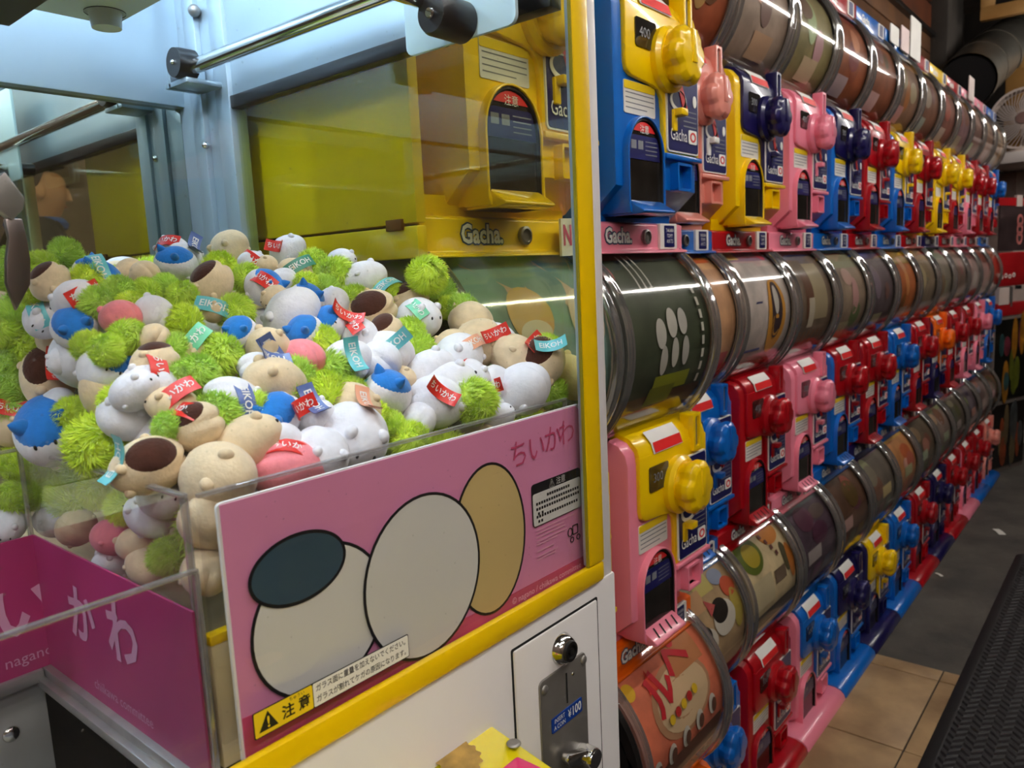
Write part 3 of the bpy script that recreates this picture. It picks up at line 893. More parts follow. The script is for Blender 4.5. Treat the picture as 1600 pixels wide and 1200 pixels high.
cpart('corner_strip', MB().box(0.5505, 0.570, YC - 0.005, YC + 0.004, 0.900, 1.74).mesh('corner_strip', bevel=0.003), M_CABW)
cpart('inner_strip', MB().box(0.528, 0.5500, YC - 0.0064, YC - 0.0022, 0.924, 1.72).mesh('inner_strip', bevel=0.001), M_SILVER)
cpart('frame_bar', MB().box(XL, 0.5505, YC - 0.010, YC + 0.006, 1.69, 1.722).mesh('frame_bar', bevel=0.003), M_YF)
cpart('front_glass', MB().box(XL + 0.02, 0.550, YC - 0.002, YC + 0.0015, 0.912, 1.70).mesh('front_glass'), G_FRONT)
cpart('side_glass', MB().box(0.5415, 0.545, YC + 0.003, 0.875, 0.94, 1.398).mesh('side_glass'), G_SIDE)
cpart('side_glass', MB().box(XL + 0.004, XL + 0.0075, YC + 0.02, 0.90, 0.94, 1.395).mesh('side_glass'), G_SIDE)
cpart('upper_liner', MB().box(0.539, 0.550, YC + 0.012, YB, 1.4067, 1.705).mesh('upper_liner'), M_SILVER)
cpart('upper_liner', MB().box(XL, XL + 0.012, YC + 0.012, YB, 1.4025, 1.705).mesh('upper_liner'), M_SILVER)
cpart('black_rail', MB().box(0.535, 0.551, YC + 0.016, 0.875, 1.392, 1.4067).mesh('black_rail', bevel=0.001), M_DARK)
cpart('back_mirror', MB().box(XL + 0.01, 0.542, 0.994, 0.999, 0.94, 1.412).mesh('back_mirror'), M_MIRROR)
cpart('back_beam', MB().box(XL + 0.01, 0.55, 0.980, 1.003, 1.411, 1.71).mesh('back_beam', bevel=0.002), M_SILVER)
bp1 = cpart('back_post', MB().box(0.533, 0.556, 0.872, 0.902, 0.94, 1.71).box(0.537, 0.556, 0.902, 0.930, 0.94, 1.71).box(0.530, 0.556, 0.930, 0.956, 0.94, 1.71).box(0.535, 0.556, 0.956, 0.994, 0.94, 1.71).mesh('back_post', bevel=0.0012), M_SILVER)
sp = on_x(322, 227, 0.530)
cpart('screw', MB().ball((0.5295, sp.y, sp.z), 0.0048, 12, 8).mesh('screw'), M_CHROME, bp1)
sp = on_x(304, 17, 0.530)
cpart('screw', MB().ball((0.5295, sp.y, sp.z), 0.0075, 12, 8).mesh('screw'), M_STEEL, bp1)
# LED strips under the roof
cpart('led_strip', MB().box(-0.36, 0.50, 0.385, 0.40, 1.690, 1.704).mesh('led_strip'), M_LED)
cpart('led_strip', MB().box(-0.36, 0.50, 0.80, 0.815, 1.690, 1.704).mesh('led_strip'), M_LED)
# gantry: rail, plate, bumpers, trolley
cpart('rail', MB().tube([(0.5, 0.40, 1.432), (0.5, 0.897, 1.437)], 0.0085, 14).mesh('rail'), M_CHROME)
cpart('rail', MB().tube([(-0.36, 0.40, 1.432), (-0.36, 0.897, 1.437)], 0.0085, 14).mesh('rail'), M_CHROME)
bush = cpart('rail_bush', MB().lathe([(0, -0.012), (0.0165, -0.012), (0.0175, -0.006), (0.0175, 0.012), (0, 0.012)], (0.493, 0.897, 1.441), 'x', 24).mesh('rail_bush'), M_DARK)
cpart('bush_screw', MB().ball((0.4805, 0.897, 1.441), 0.003, 10, 6).mesh('bush_screw'), M_CHROME, bush)
cpart('rail_bracket', MB().box(0.488, 0.534, 0.884, 0.935, 1.418, 1.424).box(0.488, 0.534, 0.921, 0.927, 1.418, 1.452).mesh('rail_bracket', bevel=0.001), M_SILVER)
pl = cpart('gantry_plate', MB().prism(rrect(0.398, 0.5235, 1.373, 1.52, 0.008), 0.4985, 0.5025, 'x').mesh('gantry_plate', bevel=0.0006), M_GALV)
b0 = on_x(688, 25, 0.472)
cpart('bumper', MB().lathe([(0, -0.019), (0.0145, -0.019), (0.0165, -0.015), (0.0165, 0.018), (0, 0.018)], (0.480, b0.y, b0.z), 'x', 28).mesh('bumper', bevel=0), M_DARK, None)
cpart('bumper_screw', MB().lathe([(0, -0.002), (0.0035, -0.002), (0.0042, 0.0)], (0.4605, b0.y, b0.z), 'x', 14).mesh('bumper_screw'), M_CHROME)
cpart('cross_rod', MB().tube([(-0.36, b0.y + 0.012, b0.z + 0.012), (0.498, b0.y + 0.012, b0.z + 0.012)], 0.0055, 12).mesh('cross_rod'), M_CHROME)
cpart('guide_wheel', MB().lathe([(0, -0.006), (0.016, -0.006), (0.018, -0.003), (0.018, 0.003), (0.016, 0.006), (0, 0.006)], (0.509, 0.46, 1.425), 'x', 24).mesh('guide_wheel'), M_WHITE)
cpart('bumper', MB().lathe([(0, -0.012), (0.009, -0.012), (0.010, -0.008), (0.010, 0.012), (0, 0.012)], (0.515, 0.50, 1.392), 'x', 22).mesh('bumper'), M_DARK)
tro = cpart('trolley', MB().box(0.0, 0.366, 0.45, 0.786, 1.432, 1.50).mesh('trolley', bevel=0.002), mat('trolley_white', (206, 214, 212), rough=0.4))
cpart('trolley_peg', MB().lathe([(0, -0.012), (0.0125, -0.012), (0.0145, 0.004)], (0.343, 0.752, 1.430), 'z', 24).mesh('trolley_peg'), mat('peg_plastic', (200, 206, 200), rough=0.4), tro)
cpart('peg_hole', MB().lathe([(0.0175, 0.0), (0.0175, 0.002), (0.0, 0.002)], (0.343, 0.752, 1.4312), 'z', 24).mesh('peg_hole'), M_HOLE, tro)
cpart('trolley_slot', MB().box(0.30, 0.345, 0.665, 0.668, 1.4312, 1.434).mesh('trolley_slot'), M_HOLE, tro)
cpart('trolley_beam', MB().box(0.14, 0.255, 0.44, 0.73, 1.397, 1.432).mesh('trolley_beam', bevel=0.001), M_DARK)
# claw
hub = cpart('claw_hub', MB().lathe([(0, 0.05), (0.012, 0.05), (0.014, 0.02), (0.02, 0.016), (0.02, -0.012), (0.013, -0.018), (0, -0.018)], (0.150, 0.55, 1.262), 'z', 24).mesh('claw_hub'), M_STEEL)
cpart('claw_rod', MB().tube([(0.150, 0.55, 1.30), (0.150, 0.55, 1.41)], 0.006, 12).mesh('claw_rod'), M_CHROME)
up_ = [on_y(u, v, 0.55) for (u, v) in ((-14, 285), (4, 268), (36, 310), (33, 328), (16, 346), (-4, 330))]
lo_ = [on_y(u, v, 0.55) for (u, v) in ((6, 342), (33, 342), (40, 370), (46, 405), (46, 444), (24, 486), (8, 442), (8, 405), (12, 372))]
for k in range(3):
    mA = MB().prism([(p.x, p.z) for p in up_], 0.5455, 0.5545, 'y')
    mB = MB().prism([(p.x, p.z) for p in lo_], 0.5475, 0.5525, 'y')
    R3 = Matrix.Translation((0.150, 0.55, 0)) @ Matrix.Rotation(math.radians(120 * k), 4, 'Z') @ Matrix.Translation((-0.150, -0.55, 0))
    for m_ in (mA, mB):
        m_.v = [tuple(R3 @ Vector(p)) for p in m_.v]
    fa = cpart('claw_finger', mA.mesh('claw_finger', bevel=0.0015), M_STEEL)
    cpart('finger_blade', mB.mesh('finger_blade', bevel=0.001), mat('dark_steel', (150, 140, 136), rough=0.3, metal=1.0), fa)

# prize chute of clear acrylic with magenta boards
def sheet(name, x0, x1, y0, y1, z0, z1):
    s_ = cpart(name, MB().box(x0, x1, y0, y1, z0, z1 - 0.002).mesh(name), G_ACRYL)
    if x1 - x0 > y1 - y0:
        m_ = MB().box(x0, x1, y0 - 0.0003, y1 + 0.0003, z1 - 0.0025, z1).box(x1 - 0.003, x1, y0 - 0.0003, y1 + 0.0003, z0, z1 - 0.0025)
    else:
        m_ = MB().box(x0 - 0.0003, x1 + 0.0003, y0, y1, z1 - 0.0025, z1).box(x0 - 0.0003, x1 + 0.0003, y0, y0 + 0.003, z0, z1 - 0.0025)
    cpart('polished_edge', m_.mesh('polished_edge', bevel=0.0008), G_EDGE, s_)
    return s_


sheet('chute_wall', 0.190, 0.1935, 0.393, 0.628, 0.905, 1.0715)
sheet('chute_wall', XL + 0.02, 0.190, 0.6255, 0.629, 0.905, 1.0715)
sheet('front_guard', 0.197, 0.536, 0.389, 0.3925, 0.925, 1.0705)
sheet('chute_guard', XL + 0.02, 0.1925, 0.3875, 0.391, 0.905, 1.031)
mg = cpart('chute_sign', MB().box(0.1882, 0.1896, 0.392, 0.6245, 0.9055, 1.0065).mesh('chute_sign'), M_MAG)
mb_ = cpart('chute_sign', MB().box(XL + 0.02, 0.1890, 0.6238, 0.6252, 0.9055, 1.0065).mesh('chute_sign'), M_MAG)
M_PALE = mat('print_pale_pink', (206, 150, 178), rough=0.5, var=0.03)
for (s_, u, v, sz) in (('い', 38, 958, 0.046), ):
    p = on_y(u, v, 0.6234)
    ctext('sign_lettering', s_, sz, M_PALE, mb_, p.x, 0.6232, p.z, bold=0.0012)
RYX = Matrix.Rotation(math.radians(-90), 4, 'Z')
for (s_, u, v, sz, bo) in (('か', 128, 968, 0.044, 0.0012), ('わ', 192, 1000, 0.046, 0.0012), ('chiikawa committee', 190, 1085, 0.0105, 0.0), ):
    p = on_x(u, v, 0.1880)
    obj('sign_lettering', text_mesh(s_, sz, bo), M_PALE, mg, mx=Matrix.Translation((0.1878, p.y, p.z if len(s_) < 3 else 0.9175)) @ RYX @ RX90)
p = on_y(40, 1028, 0.6234)
ctext('sign_lettering', '© nagano /', 0.0115, M_PALE, mb_, p.x, 0.6232, p.z)
M_RAIL = mat('rail_aluminium', (176, 172, 168), rough=0.35, metal=0.6, var=0.1, vscale=30)
cpart('chute_rail', MB().box(0.183, 0.199, 0.386, 0.632, 0.896, 0.9055).box(0.178, 0.186, 0.386, 0.632, 0.892, 0.899).mesh('chute_rail', bevel=0.001), M_RAIL)
cpart('chute_rail', MB().box(XL + 0.02, 0.1825, 0.620, 0.634, 0.896, 0.9055).mesh('chute_rail', bevel=0.001), M_RAIL)
M_GREYM = mat('grey_sheet_metal', (176, 176, 172), rough=0.45, metal=0.2, var=0.08, vscale=12)
cm = cpart('chute_plate', MB().box(XL + 0.02, 0.186, 0.636, 0.640, 0.80, 0.896).box(XL + 0.02, 0.186, 0.50, 0.640, 0.795, 0.801).mesh('chute_plate', bevel=0.001), M_GREYM)
p = on_y(18, 1147, 0.636)
cpart('rivet', MB().ball((p.x, 0.636, p.z), (0.0062, 0.003, 0.0062), 14, 8).mesh('rivet'), M_CHROME, cm)
cpart('chute_shaft', MB().box(0.26, 0.27, 0.39, 0.97, 0.3, 0.90).box(XL + 0.02, 0.26, 0.70, 0.71, 0.3, 0.90).box(XL + 0.02, 0.26, 0.39, 0.70, 0.29, 0.30).mesh('chute_shaft'), M_HOLE)
# deck that carries the toys
cpart('toy_deck', MB().box(0.197, 0.540, 0.400, 0.990, 0.93, 0.955).mesh('toy_deck'), M_CREAMB)
cpart('toy_deck', MB().box(XL + 0.02, 0.197, 0.635, 0.990, 0.93, 0.955).mesh('toy_deck'), M_CREAMB)
dk = cpart('deck_rim', MB().box(0.1975, 0.535, 0.3935, 0.400, 0.908, 0.982).mesh('deck_rim', bevel=0.001), M_CREAMB)
cpart('rim_cap', MB().box(0.1972, 0.535, 0.3932, 0.401, 0.982, 0.988).mesh('rim_cap', bevel=0.001), M_YF, dk)

# pink sign board behind the front glass; its cartoon figures are replaced by plain ovals
bd = cpart('sign_board', slab_y(rrect(0.1978, 0.530, 0.919, 1.0675, 0.003), 0.3722, 0.3745).mesh('sign_board'), M_WHITE)
cpart('board_print', slab_y([(0.1993, 0.9195), (0.5295, 0.9195), (0.5295, 1.061), (0.5235, 1.0665), (0.1993, 1.0665)], 0.3716, 0.3723).mesh('board_print'), M_PINKB, bd)
cpart('board_ground', slab_y([(0.1993, 0.9195), (0.5295, 0.9195), (0.5295, 0.9335), (0.40, 0.934), (0.30, 0.939), (0.1993, 0.946)], 0.3712, 0.3717).mesh('board_ground'), M_PINKG, bd)
M_OVW = mat('print_off_white', (220, 218, 213), rough=0.4, var=0.02)
M_OVT = mat('print_tan', (208, 182, 122), rough=0.4, var=0.03)
M_OVB = mat('print_blue_grey', (58, 80, 94), rough=0.4, var=0.03)
for k, (cx, cz, rx, rz, m_) in enumerate(((0.408, 0.985, 0.041, 0.058, M_OVT), (0.256, 0.982, 0.048, 0.046, M_OVW), (0.243, 1.018, 0.033, 0.021, M_OVB), (0.340, 0.980, 0.054, 0.057, M_OVW))):
    y_ = 0.3711 - 0.0004 * k
    o_ = cpart('plain_oval', MB().ring_prism(ellipse(cx, cz, rx, rz, 48), ellipse(cx, cz, rx - 0.002, rz - 0.002, 48), y_ - 0.0003, y_, 'y').mesh('oval_outline'), M_BLACKP, bd)
    cpart('plain_oval', slab_y(ellipse(cx, cz, rx - 0.001, rz - 0.001, 48), y_ - 0.0002, y_ + 0.0001).mesh('plain_oval'), m_, bd)
M_TITLE = mat('title_pink', (200, 70, 112), rough=0.4)
for s_, x_, z_ in (('ち', 0.4455, 1.0405), ('い', 0.4675, 1.041), ('か', 0.4890, 1.044), ('わ', 0.5085, 1.0455)):
    ctext('board_title', s_, 0.024, M_TITLE, bd, x_, 0.3709, z_, bold=-0.0001)
cpart('notice_box', slab_y(rrect(0.4585, 0.5250, 0.9785, 1.0135, 0.003), 0.3706, 0.3712).mesh('notice_box'), M_BLACKP, bd)
cpart('notice_field', slab_y(rrect(0.4592, 0.5243, 0.9792, 1.0055, 0.002), 0.3702, 0.3707).mesh('notice_field'), M_OVW, bd)
ctext('notice_title', '⚠ 注意', 0.0065, M_OVW, bd, 0.492, 0.3704, 1.0092)
m_ = MB()
for (x0, x1, z_) in ((0.477, 0.509, 1.0005), (0.4625, 0.522, 0.9958), (0.4625, 0.5225, 0.9915), (0.4645, 0.474, 0.9876), (0.4625, 0.520, 0.9852), (0.4645, 0.472, 0.9812)):
    n_ = max(1, int((x1 - x0) / 0.0032))
    for i in range(n_):
        q = x0 + (x1 - x0) * i / n_
        m_.add(*_dash(q, q + 0.0024, z_, 0.0023, 0.3700))
cpart('notice_lines', m_.mesh('notice_lines', fix=False), M_BLACKP, bd)
m_ = MB()
for i, (z_, x1) in enumerate(((0.9745, 0.515), (0.9715, 0.50), (0.9685, 0.502), (0.9650, 0.504), (0.9625, 0.49), (0.957, 0.485), (0.9525, 0.49), (0.9500, 0.487))):
    m_.add(*_dash(0.4625, x1, z_, 0.0012, 0.3709))
cpart('small_print', m_.mesh('small_print', fix=False), mat('print_soft_pink', (232, 166, 190), rough=0.4), bd)
em = MB()
for (cx, cz) in ((0.5105, 0.9535), (0.5195, 0.9535)):
    em.ring_prism(ellipse(cx, cz, 0.0026, 0.0026, 16), ellipse(cx, cz, 0.0018, 0.0018, 16), 0.3706, 0.3710, 'y')
em.ring_prism(rrect(0.5115, 0.5195, 0.957, 0.9655, 0.001), rrect(0.5123, 0.5187, 0.9578, 0.9647, 0.001), 0.3706, 0.3710, 'y')
em.ring_prism(ellipse(0.508, 0.9605, 0.0034, 0.004, 16), ellipse(0.508, 0.9605, 0.0026, 0.0032, 16), 0.3706, 0.3710, 'y')
cpart('board_emblem', em.mesh('board_emblem'), M_BLACKP, bd)
ctext('credit_lettering', '© nagano / chiikawa committee', 0.0073, mat('print_credit', (246, 196, 212), rough=0.4), bd, 0.4755, 0.3709, 0.9275)
# warning sticker on the outside of the front glass
wy = 0.3642
ws = cpart('warning_sticker', slab_y(rrect(0.2015, 0.3155, 0.9345, 0.9500, 0.001), wy, 0.3644).mesh('warning_sticker'), M_BLACKP)
cpart('sticker_field', slab_y(rrect(0.2021, 0.2400, 0.9351, 0.9494, 0.0008), wy - 0.0002, wy + 0.0001).mesh('sticker_field'), M_YELP, ws)
cpart('sticker_field', slab_y(rrect(0.2406, 0.3149, 0.9351, 0.9494, 0.0008), wy - 0.0002, wy + 0.0001).mesh('sticker_field'), M_WHITE, ws)
cpart('warning_triangle', slab_y([(0.2045, 0.9375), (0.2165, 0.9375), (0.2105, 0.948)], wy - 0.0004, wy - 0.0001).mesh('warning_triangle'), M_BLACKP, ws)
ctext('sticker_lettering', '!', 0.009, M_YELP, ws, 0.2105, wy - 0.0005, 0.9414, bold=0.0002)
ctext('sticker_lettering', '注 意', 0.0085, M_BLACKP, ws, 0.2288, wy - 0.0003, 0.9412, bold=0.0002)
ctext('sticker_lettering', 'ちゅうい', 0.0026, M_BLACKP, ws, 0.2295, wy - 0.0003, 0.9476)
ctext('sticker_lettering', 'ガラス面に重量を加えないでください。', 0.0047, M_BLACKP, ws, 0.2422, wy - 0.0003, 0.9456, align='LEFT', sx=0.86, bold=0.00005)
ctext('sticker_lettering', 'ガラスが割れてケガの原因になります。', 0.0047, M_BLACKP, ws, 0.2422, wy - 0.0003, 0.9389, align='LEFT', sx=0.86, bold=0.00005)

# real size and plane of the board and the sticker
for o_, k_, c0, c1 in ((bd, 1.0215, Vector((0.364, 0.372, 0.993)), Vector((0.3718, 0.380, 0.989))), (ws, 1.0233, Vector((0.2585, 0.365, 0.94225)), Vector((0.2645, 0.3735, 0.9367)))):
    o_.matrix_local = Matrix.Translation(-CE) @ Matrix.Translation(c1) @ Matrix.Diagonal((k_, 1, k_, 1)) @ Matrix.Translation(-c0)
# coin door
dr = cpart('coin_door', slab_y(rrect(0.4225, 0.5385, 0.50, 0.8905, 0.002), YC - 0.0088, YC + 0.002).mesh('coin_door', bevel=0.0015), M_CABW)
cpart('door_gap', MB().ring_prism(rrect(0.4205, 0.5405, 0.498, 0.8925, 0.002), rrect(0.4228, 0.5382, 0.5003, 0.8902, 0.002), YC - 0.0074, YC + 0.001, 'y').mesh('door_gap'), M_HOLE, dr)
lk = cpart('door_lock', MB().lathe([(0.0145, 0.0), (0.0145, -0.004), (0.0105, -0.013), (0.0085, -0.014), (0.0, -0.014)], (0.4835, YC - 0.003, 0.8678), 'y', 28).mesh('door_lock'), M_CHROME)
cpart('lock_core', MB().lathe([(0.0092, -0.0), (0.0085, -0.0025), (0.006, -0.0028), (0.0055, -0.001), (0.003, -0.001), (0.003, -0.003), (0.0, -0.003)], (0.4835, YC - 0.0166, 0.8678), 'y', 24).mesh('lock_core'), M_DARK, lk)
cpl = cpart('coin_plate', slab_y(rrect(0.4500, 0.5155, 0.70, 0.8525, 0.005), YC - 0.0105, YC - 0.002).mesh('coin_plate', bevel=0.001), M_STEEL)
for (x_, z_) in ((0.4560, 0.8440), (0.5115, 0.8458)):
    cpart('plate_screw', MB().ball((x_, YC - 0.0105, z_), (0.0042, 0.0022, 0.0042), 14, 8).mesh('plate_screw'), M_STEEL, cpl)
cpart('coin_opening', MB().box(0.4852, 0.4864, YC - 0.0112, YC - 0.006, 0.8185, 0.8455).mesh('coin_opening'), M_HOLE, cpl)
cpart('plate_pin', MB().ball((0.4955, YC - 0.0105, 0.8405), (0.0018, 0.0012, 0.0018), 10, 6).mesh('plate_pin'), M_CHROME, cpl)
lb = cpart('coin_label', slab_y(rrect(0.4628, 0.5062, 0.8015, 0.8145, 0.001), YC - 0.0112, YC - 0.0104).mesh('coin_label'), mat('label_blue', (10, 60, 150), rough=0.35), cpl)
for (s_, x_, z_, sz, bo) in (('INSERT', 0.4735, 0.8108, 0.0056, 0.0), ('A COIN', 0.4735, 0.8050, 0.0056, 0.0), ('¥', 0.4877, 0.8080, 0.0105, 0.0), ('100', 0.4975, 0.8080, 0.0115, 0.0002)):
    ctext('label_lettering', s_, sz, M_WHITE, cpl, x_, YC - 0.0114, z_, bold=bo, sx=0.82)
hd = cpart('return_handle', MB().lathe([(0.0, -0.016), (0.0085, -0.016), (0.0095, -0.014), (0.0095, 0.0)], (0.5035, YC - 0.0100, 0.7625), 'y', 24).mesh('return_handle'), M_CHROME)
cpart('handle_lever', MB().prism([(0.4685, 0.778), (0.472, 0.782), (0.498, 0.7725), (0.503, 0.766), (0.499, 0.760), (0.472, 0.7705)], YC - 0.022, YC - 0.014, 'y').mesh('handle_lever', bevel=0.0015), M_CHROME, hd)
# control desk below the window
cdk = cpart('control_desk', MB().prism([(YC - 0.001, 0.8437), (0.19, 0.805), (0.19, 0.72), (YC - 0.001, 0.70)], -0.16, 0.3965, 'x').mesh('control_desk', bevel=0.003), mat('desk_yellow', (244, 224, 20), rough=0.18, coat=0.6, var=0.05))
sl = (0.8437 - 0.805) / (0.364 - 0.19)
def desk(u, v):
    p_ = on_z(u, v, 0.838)
    return p_.x, p_.y, 0.8437 - (0.364 - p_.y) * sl
x_, y_, z_ = desk(803, 1165)
cpart('desk_screw', MB().ball((x_, y_, z_ + 0.0005), (0.0055, 0.0055, 0.002), 14, 8).mesh('desk_screw'), M_STEEL, cdk)
x_, y_, z_ = desk(725, 1190)
M_GOLDP = mat('worn_gold_print', (176, 140, 70), rough=0.4, var=0.2, vscale=60)
gp = [(x_ - 0.005 + (0.016 + 0.0012 * math.cos(14 * a)) * math.cos(a), (0.016 + 0.0012 * math.cos(14 * a)) * math.sin(a)) for a in [2 * math.pi * i / 84 for i in range(84)]]
cpart('desk_badge', MB().add([(p_[0], y_ + p_[1], z_ + 0.0008 + p_[1] * sl) for p_ in gp], [tuple(range(84))]).mesh('desk_badge', fix=False), M_GOLDP, cdk)
x_, y_, z_ = desk(785, 1200)
bt = cpart('desk_button', MB().box(x_ - 0.014, x_ + 0.014, y_ - 0.03, y_ - 0.002, z_ - 0.012, z_ + 0.004).mesh('desk_button', bevel=0.002), mat('button_magenta', (230, 20, 110), rough=0.2, coat=0.5))

# ================================================================== plush toys in the claw machine
F_WHITE = mat('plush_white', (232, 230, 234), rough=0.9, spec=0.15, sheen=0.3, var=0.03, vscale=3, bump=0.12, bscale=9)
F_CREAM = mat('plush_cream', (226, 202, 164), rough=0.9, spec=0.15, sheen=0.3, var=0.04, vscale=3, bump=0.12, bscale=9)
F_BROWN = mat('plush_brown', (70, 34, 20), rough=0.9, spec=0.15, sheen=0.3, var=0.08, vscale=3, bump=0.12, bscale=9)
F_BLUE = mat('plush_blue', (36, 122, 206), rough=0.9, spec=0.15, sheen=0.3, var=0.05, vscale=3, bump=0.12, bscale=9)
F_PINK = mat('plush_pink', (240, 138, 146), rough=0.9, spec=0.15, sheen=0.3, var=0.04, vscale=3, bump=0.12, bscale=9)
F_LIME = [mat('lime_fur_a', (196, 232, 60), rough=0.85, spec=0.15, sheen=0.5, col2=(222, 246, 96), vscale=2.5),
          mat('lime_fur_b', (178, 222, 74), rough=0.85, spec=0.15, sheen=0.5, col2=(206, 238, 104), vscale=2.5),
          mat('lime_fur_c', (208, 238, 50), rough=0.85, spec=0.15, sheen=0.5, col2=(230, 250, 80), vscale=2.5)]
F_EYE = mat('stitch_black', (20, 18, 20), rough=0.5)
RIB = {'red': mat('ribbon_red', (222, 48, 36), rough=0.35), 'teal': mat('ribbon_teal', (104, 192, 196), rough=0.35), 'slate': mat('ribbon_slate', (92, 112, 168), rough=0.35),
       'peach': mat('ribbon_peach', (236, 166, 132), rough=0.35), 'mint': mat('ribbon_mint', (110, 206, 160), rough=0.35), 'green': mat('ribbon_green', (60, 140, 116), rough=0.35)}


def body_point(d):
    """soft egg with a crease at its rounder end; d is a unit vector"""
    x, y, z = d
    k = 1.0 - 0.13 * math.exp(-(y / 0.16) ** 2) * max(0.0, x) ** 1.5
    taper = 1.0 - 0.10 * max(0.0, -x)
    return Vector((1.16 * x * k, 0.95 * y * taper * k, 0.93 * z * taper * k))


def body_mesh():
    m = MB().ball((0, 0, 0), 1.0, 36, 22)
    # poles along z; crease lies on +x
    m.v = [tuple(body_point(Vector(p).normalized())) for p in m.v]
    return m.mesh('plush_body')


def cap_mesh(dirn, ang, name):
    dirn = Vector(dirn).normalized()
    u = dirn.orthogonal().normalized()
    v_ = dirn.cross(u)
    m = MB()
    vs, fs = [tuple(body_point(dirn) * 1.012)], []
    nr, na = 8, 30
    for i in range(1, nr + 1):
        t = math.radians(ang) * i / nr
        for j in range(na):
            a = 2 * math.pi * j / na
            d = (dirn * math.cos(t) + (u * math.cos(a) + v_ * math.sin(a)) * math.sin(t)).normalized()
            vs.append(tuple(body_point(d) * (1.012 if i < nr else 0.985)))
    for j in range(na):
        fs.append((0, 1 + j, 1 + (j + 1) % na))
    for i in range(nr - 1):
        for j in range(na):
            a, b = 1 + i * na + j, 1 + i * na + (j + 1) % na
            fs.append((a, a + na, b + na, b))
    return m.add(vs, fs).mesh(name)


PB = body_mesh()
P_BLUE = cap_mesh((-0.45, 0, 0.9), 62, 'plush_cap')
P_BROWN = cap_mesh((0.2, 0.75, 0.6), 42, 'plush_patch')
P_EAR = MB().ball((0, 0, 0), (0.17, 0.2, 0.2), 14, 9).mesh('plush_ear')
P_EARP = MB().lathe([(0.22, 0.0), (0.19, 0.12), (0.1, 0.28), (0.02, 0.38), (0.0, 0.39)], (0, 0, 0), 'z', 12).mesh('plush_ear')
P_PAW = MB().ball((0, 0, 0), (0.12, 0.15, 0.12), 14, 9).mesh('plush_paw')
P_EYE = MB().ball((0, 0, 0), (0.055, 0.04, 0.07), 10, 7).mesh('plush_eye')


def pom_mesh(seed, n=2600):
    r = random.Random(seed)
    m = MB().ball((0, 0, 0), 0.80, 20, 12)
    fs, vs = [], []
    for _ in range(n):
        z = r.uniform(-1, 1)
        a = r.uniform(0, 2 * math.pi)
        q = math.sqrt(1 - z * z)
        d = Vector((q * math.cos(a), q * math.sin(a), z))
        sw = Vector((math.sin(3.1 * d.y + seed), math.sin(2.7 * d.z + 2 * seed), math.sin(2.9 * d.x + 1.3 * seed))) * 0.32
        tng = Vector((r.gauss(0, 1), r.gauss(0, 1), r.gauss(0, 1))) * 0.16 + sw
        tng = tng - d * tng.dot(d)
        s = d.cross(Vector((r.gauss(0, 1), r.gauss(0, 1), r.gauss(0, 1)))).normalized() * 0.020
        L = r.uniform(0.92, 1.10)
        b = d * 0.76
        c = d * (0.5 * (0.78 + L)) + tng * 0.35
        e = d * L * 0.99 + tng * 0.75
        k = len(vs)
        vs += [tuple(b + s * 1.2), tuple(b - s * 1.2), tuple(c - s), tuple(c + s), tuple(e)]
        fs += [(k, k + 1, k + 2, k + 3), (k + 3, k + 2, k + 4)]
    m.add(vs, fs)
    return m.mesh('pompom_fur', fix=False)


POM = [pom_mesh(i + 1) for i in range(4)]


def ribbon(L, W, bend, s=None, size=0.008):
    """strip bent in the x-z plane; s: lettering that follows the bend"""
    def P(x, y, off):
        a = x / L * bend
        R_ = L / bend
        n_ = Vector((math.sin(a), 0, -math.cos(a)))
        c = Vector((R_ * math.sin(a), y, R_ * (1 - math.cos(a))))
        return tuple(c + n_ * off)
    vs, fs = [], []
    n = 10
    for i in range(n + 1):
        x = -L / 2 + L * i / n
        vs += [P(x, -W / 2, 0), P(x, W / 2, 0), P(x, W / 2, -0.0004), P(x, -W / 2, -0.0004)]
    for i in range(n):
        k = 4 * i
        for j in range(4):
            fs.append((k + j, k + (j + 1) % 4, k + 4 + (j + 1) % 4, k + 4 + j))
    me = MB().add(vs, fs).mesh('tag_ribbon')
    tx = None
    if s:
        tx = text_mesh(s, size, size * 0.015).copy()
        for v_ in tx.vertices:
            v_.co = P(v_.co.x, -v_.co.y, 0.0004)
    return me, tx


RIBS = {}
for key, bend, s_, sz in (('E1', 1.3, 'EIKOH', 0.0075), ('E2', -1.6, 'EIKOH', 0.0075), ('C1', 1.5, 'ちいかわ', 0.0066), ('C2', -1.9, 'ちいかわ', 0.0066)):
    RIBS[key] = ribbon(0.030, 0.0115, bend, s_, sz)


def surf_z(Y):
    t = max(0.0, Y - 0.42)
    return 1.066 + 0.135 * (1 - math.exp(-t / 0.11)) + 0.035 * t / 0.5


CAMP = Vector((0, 0, CAM_H))
FWD = ROT @ Vector((0, 0, -1))


def place(u, v, d):
    """where a toy of apparent size d rests on the heap"""
    r = ray(u, v)
    Y = 0.415
    while True:
        q = CAMP + r * (Y / r.y)
        R_ = d * 0.5 / F_PX * (q - CAMP).dot(FWD)
        in_chute = q.x < 0.196 + R_ * 0.9 and Y < 0.634 + R_ * 0.9
        far = q.x > 0.540 - R_ * 0.95 or Y > 0.990 - R_
        if far:
            break
        if not in_chute and Y > 0.394 + R_ and q.z <= surf_z(Y) + 0.004:
            break
        Y += 0.004
    return q, R_


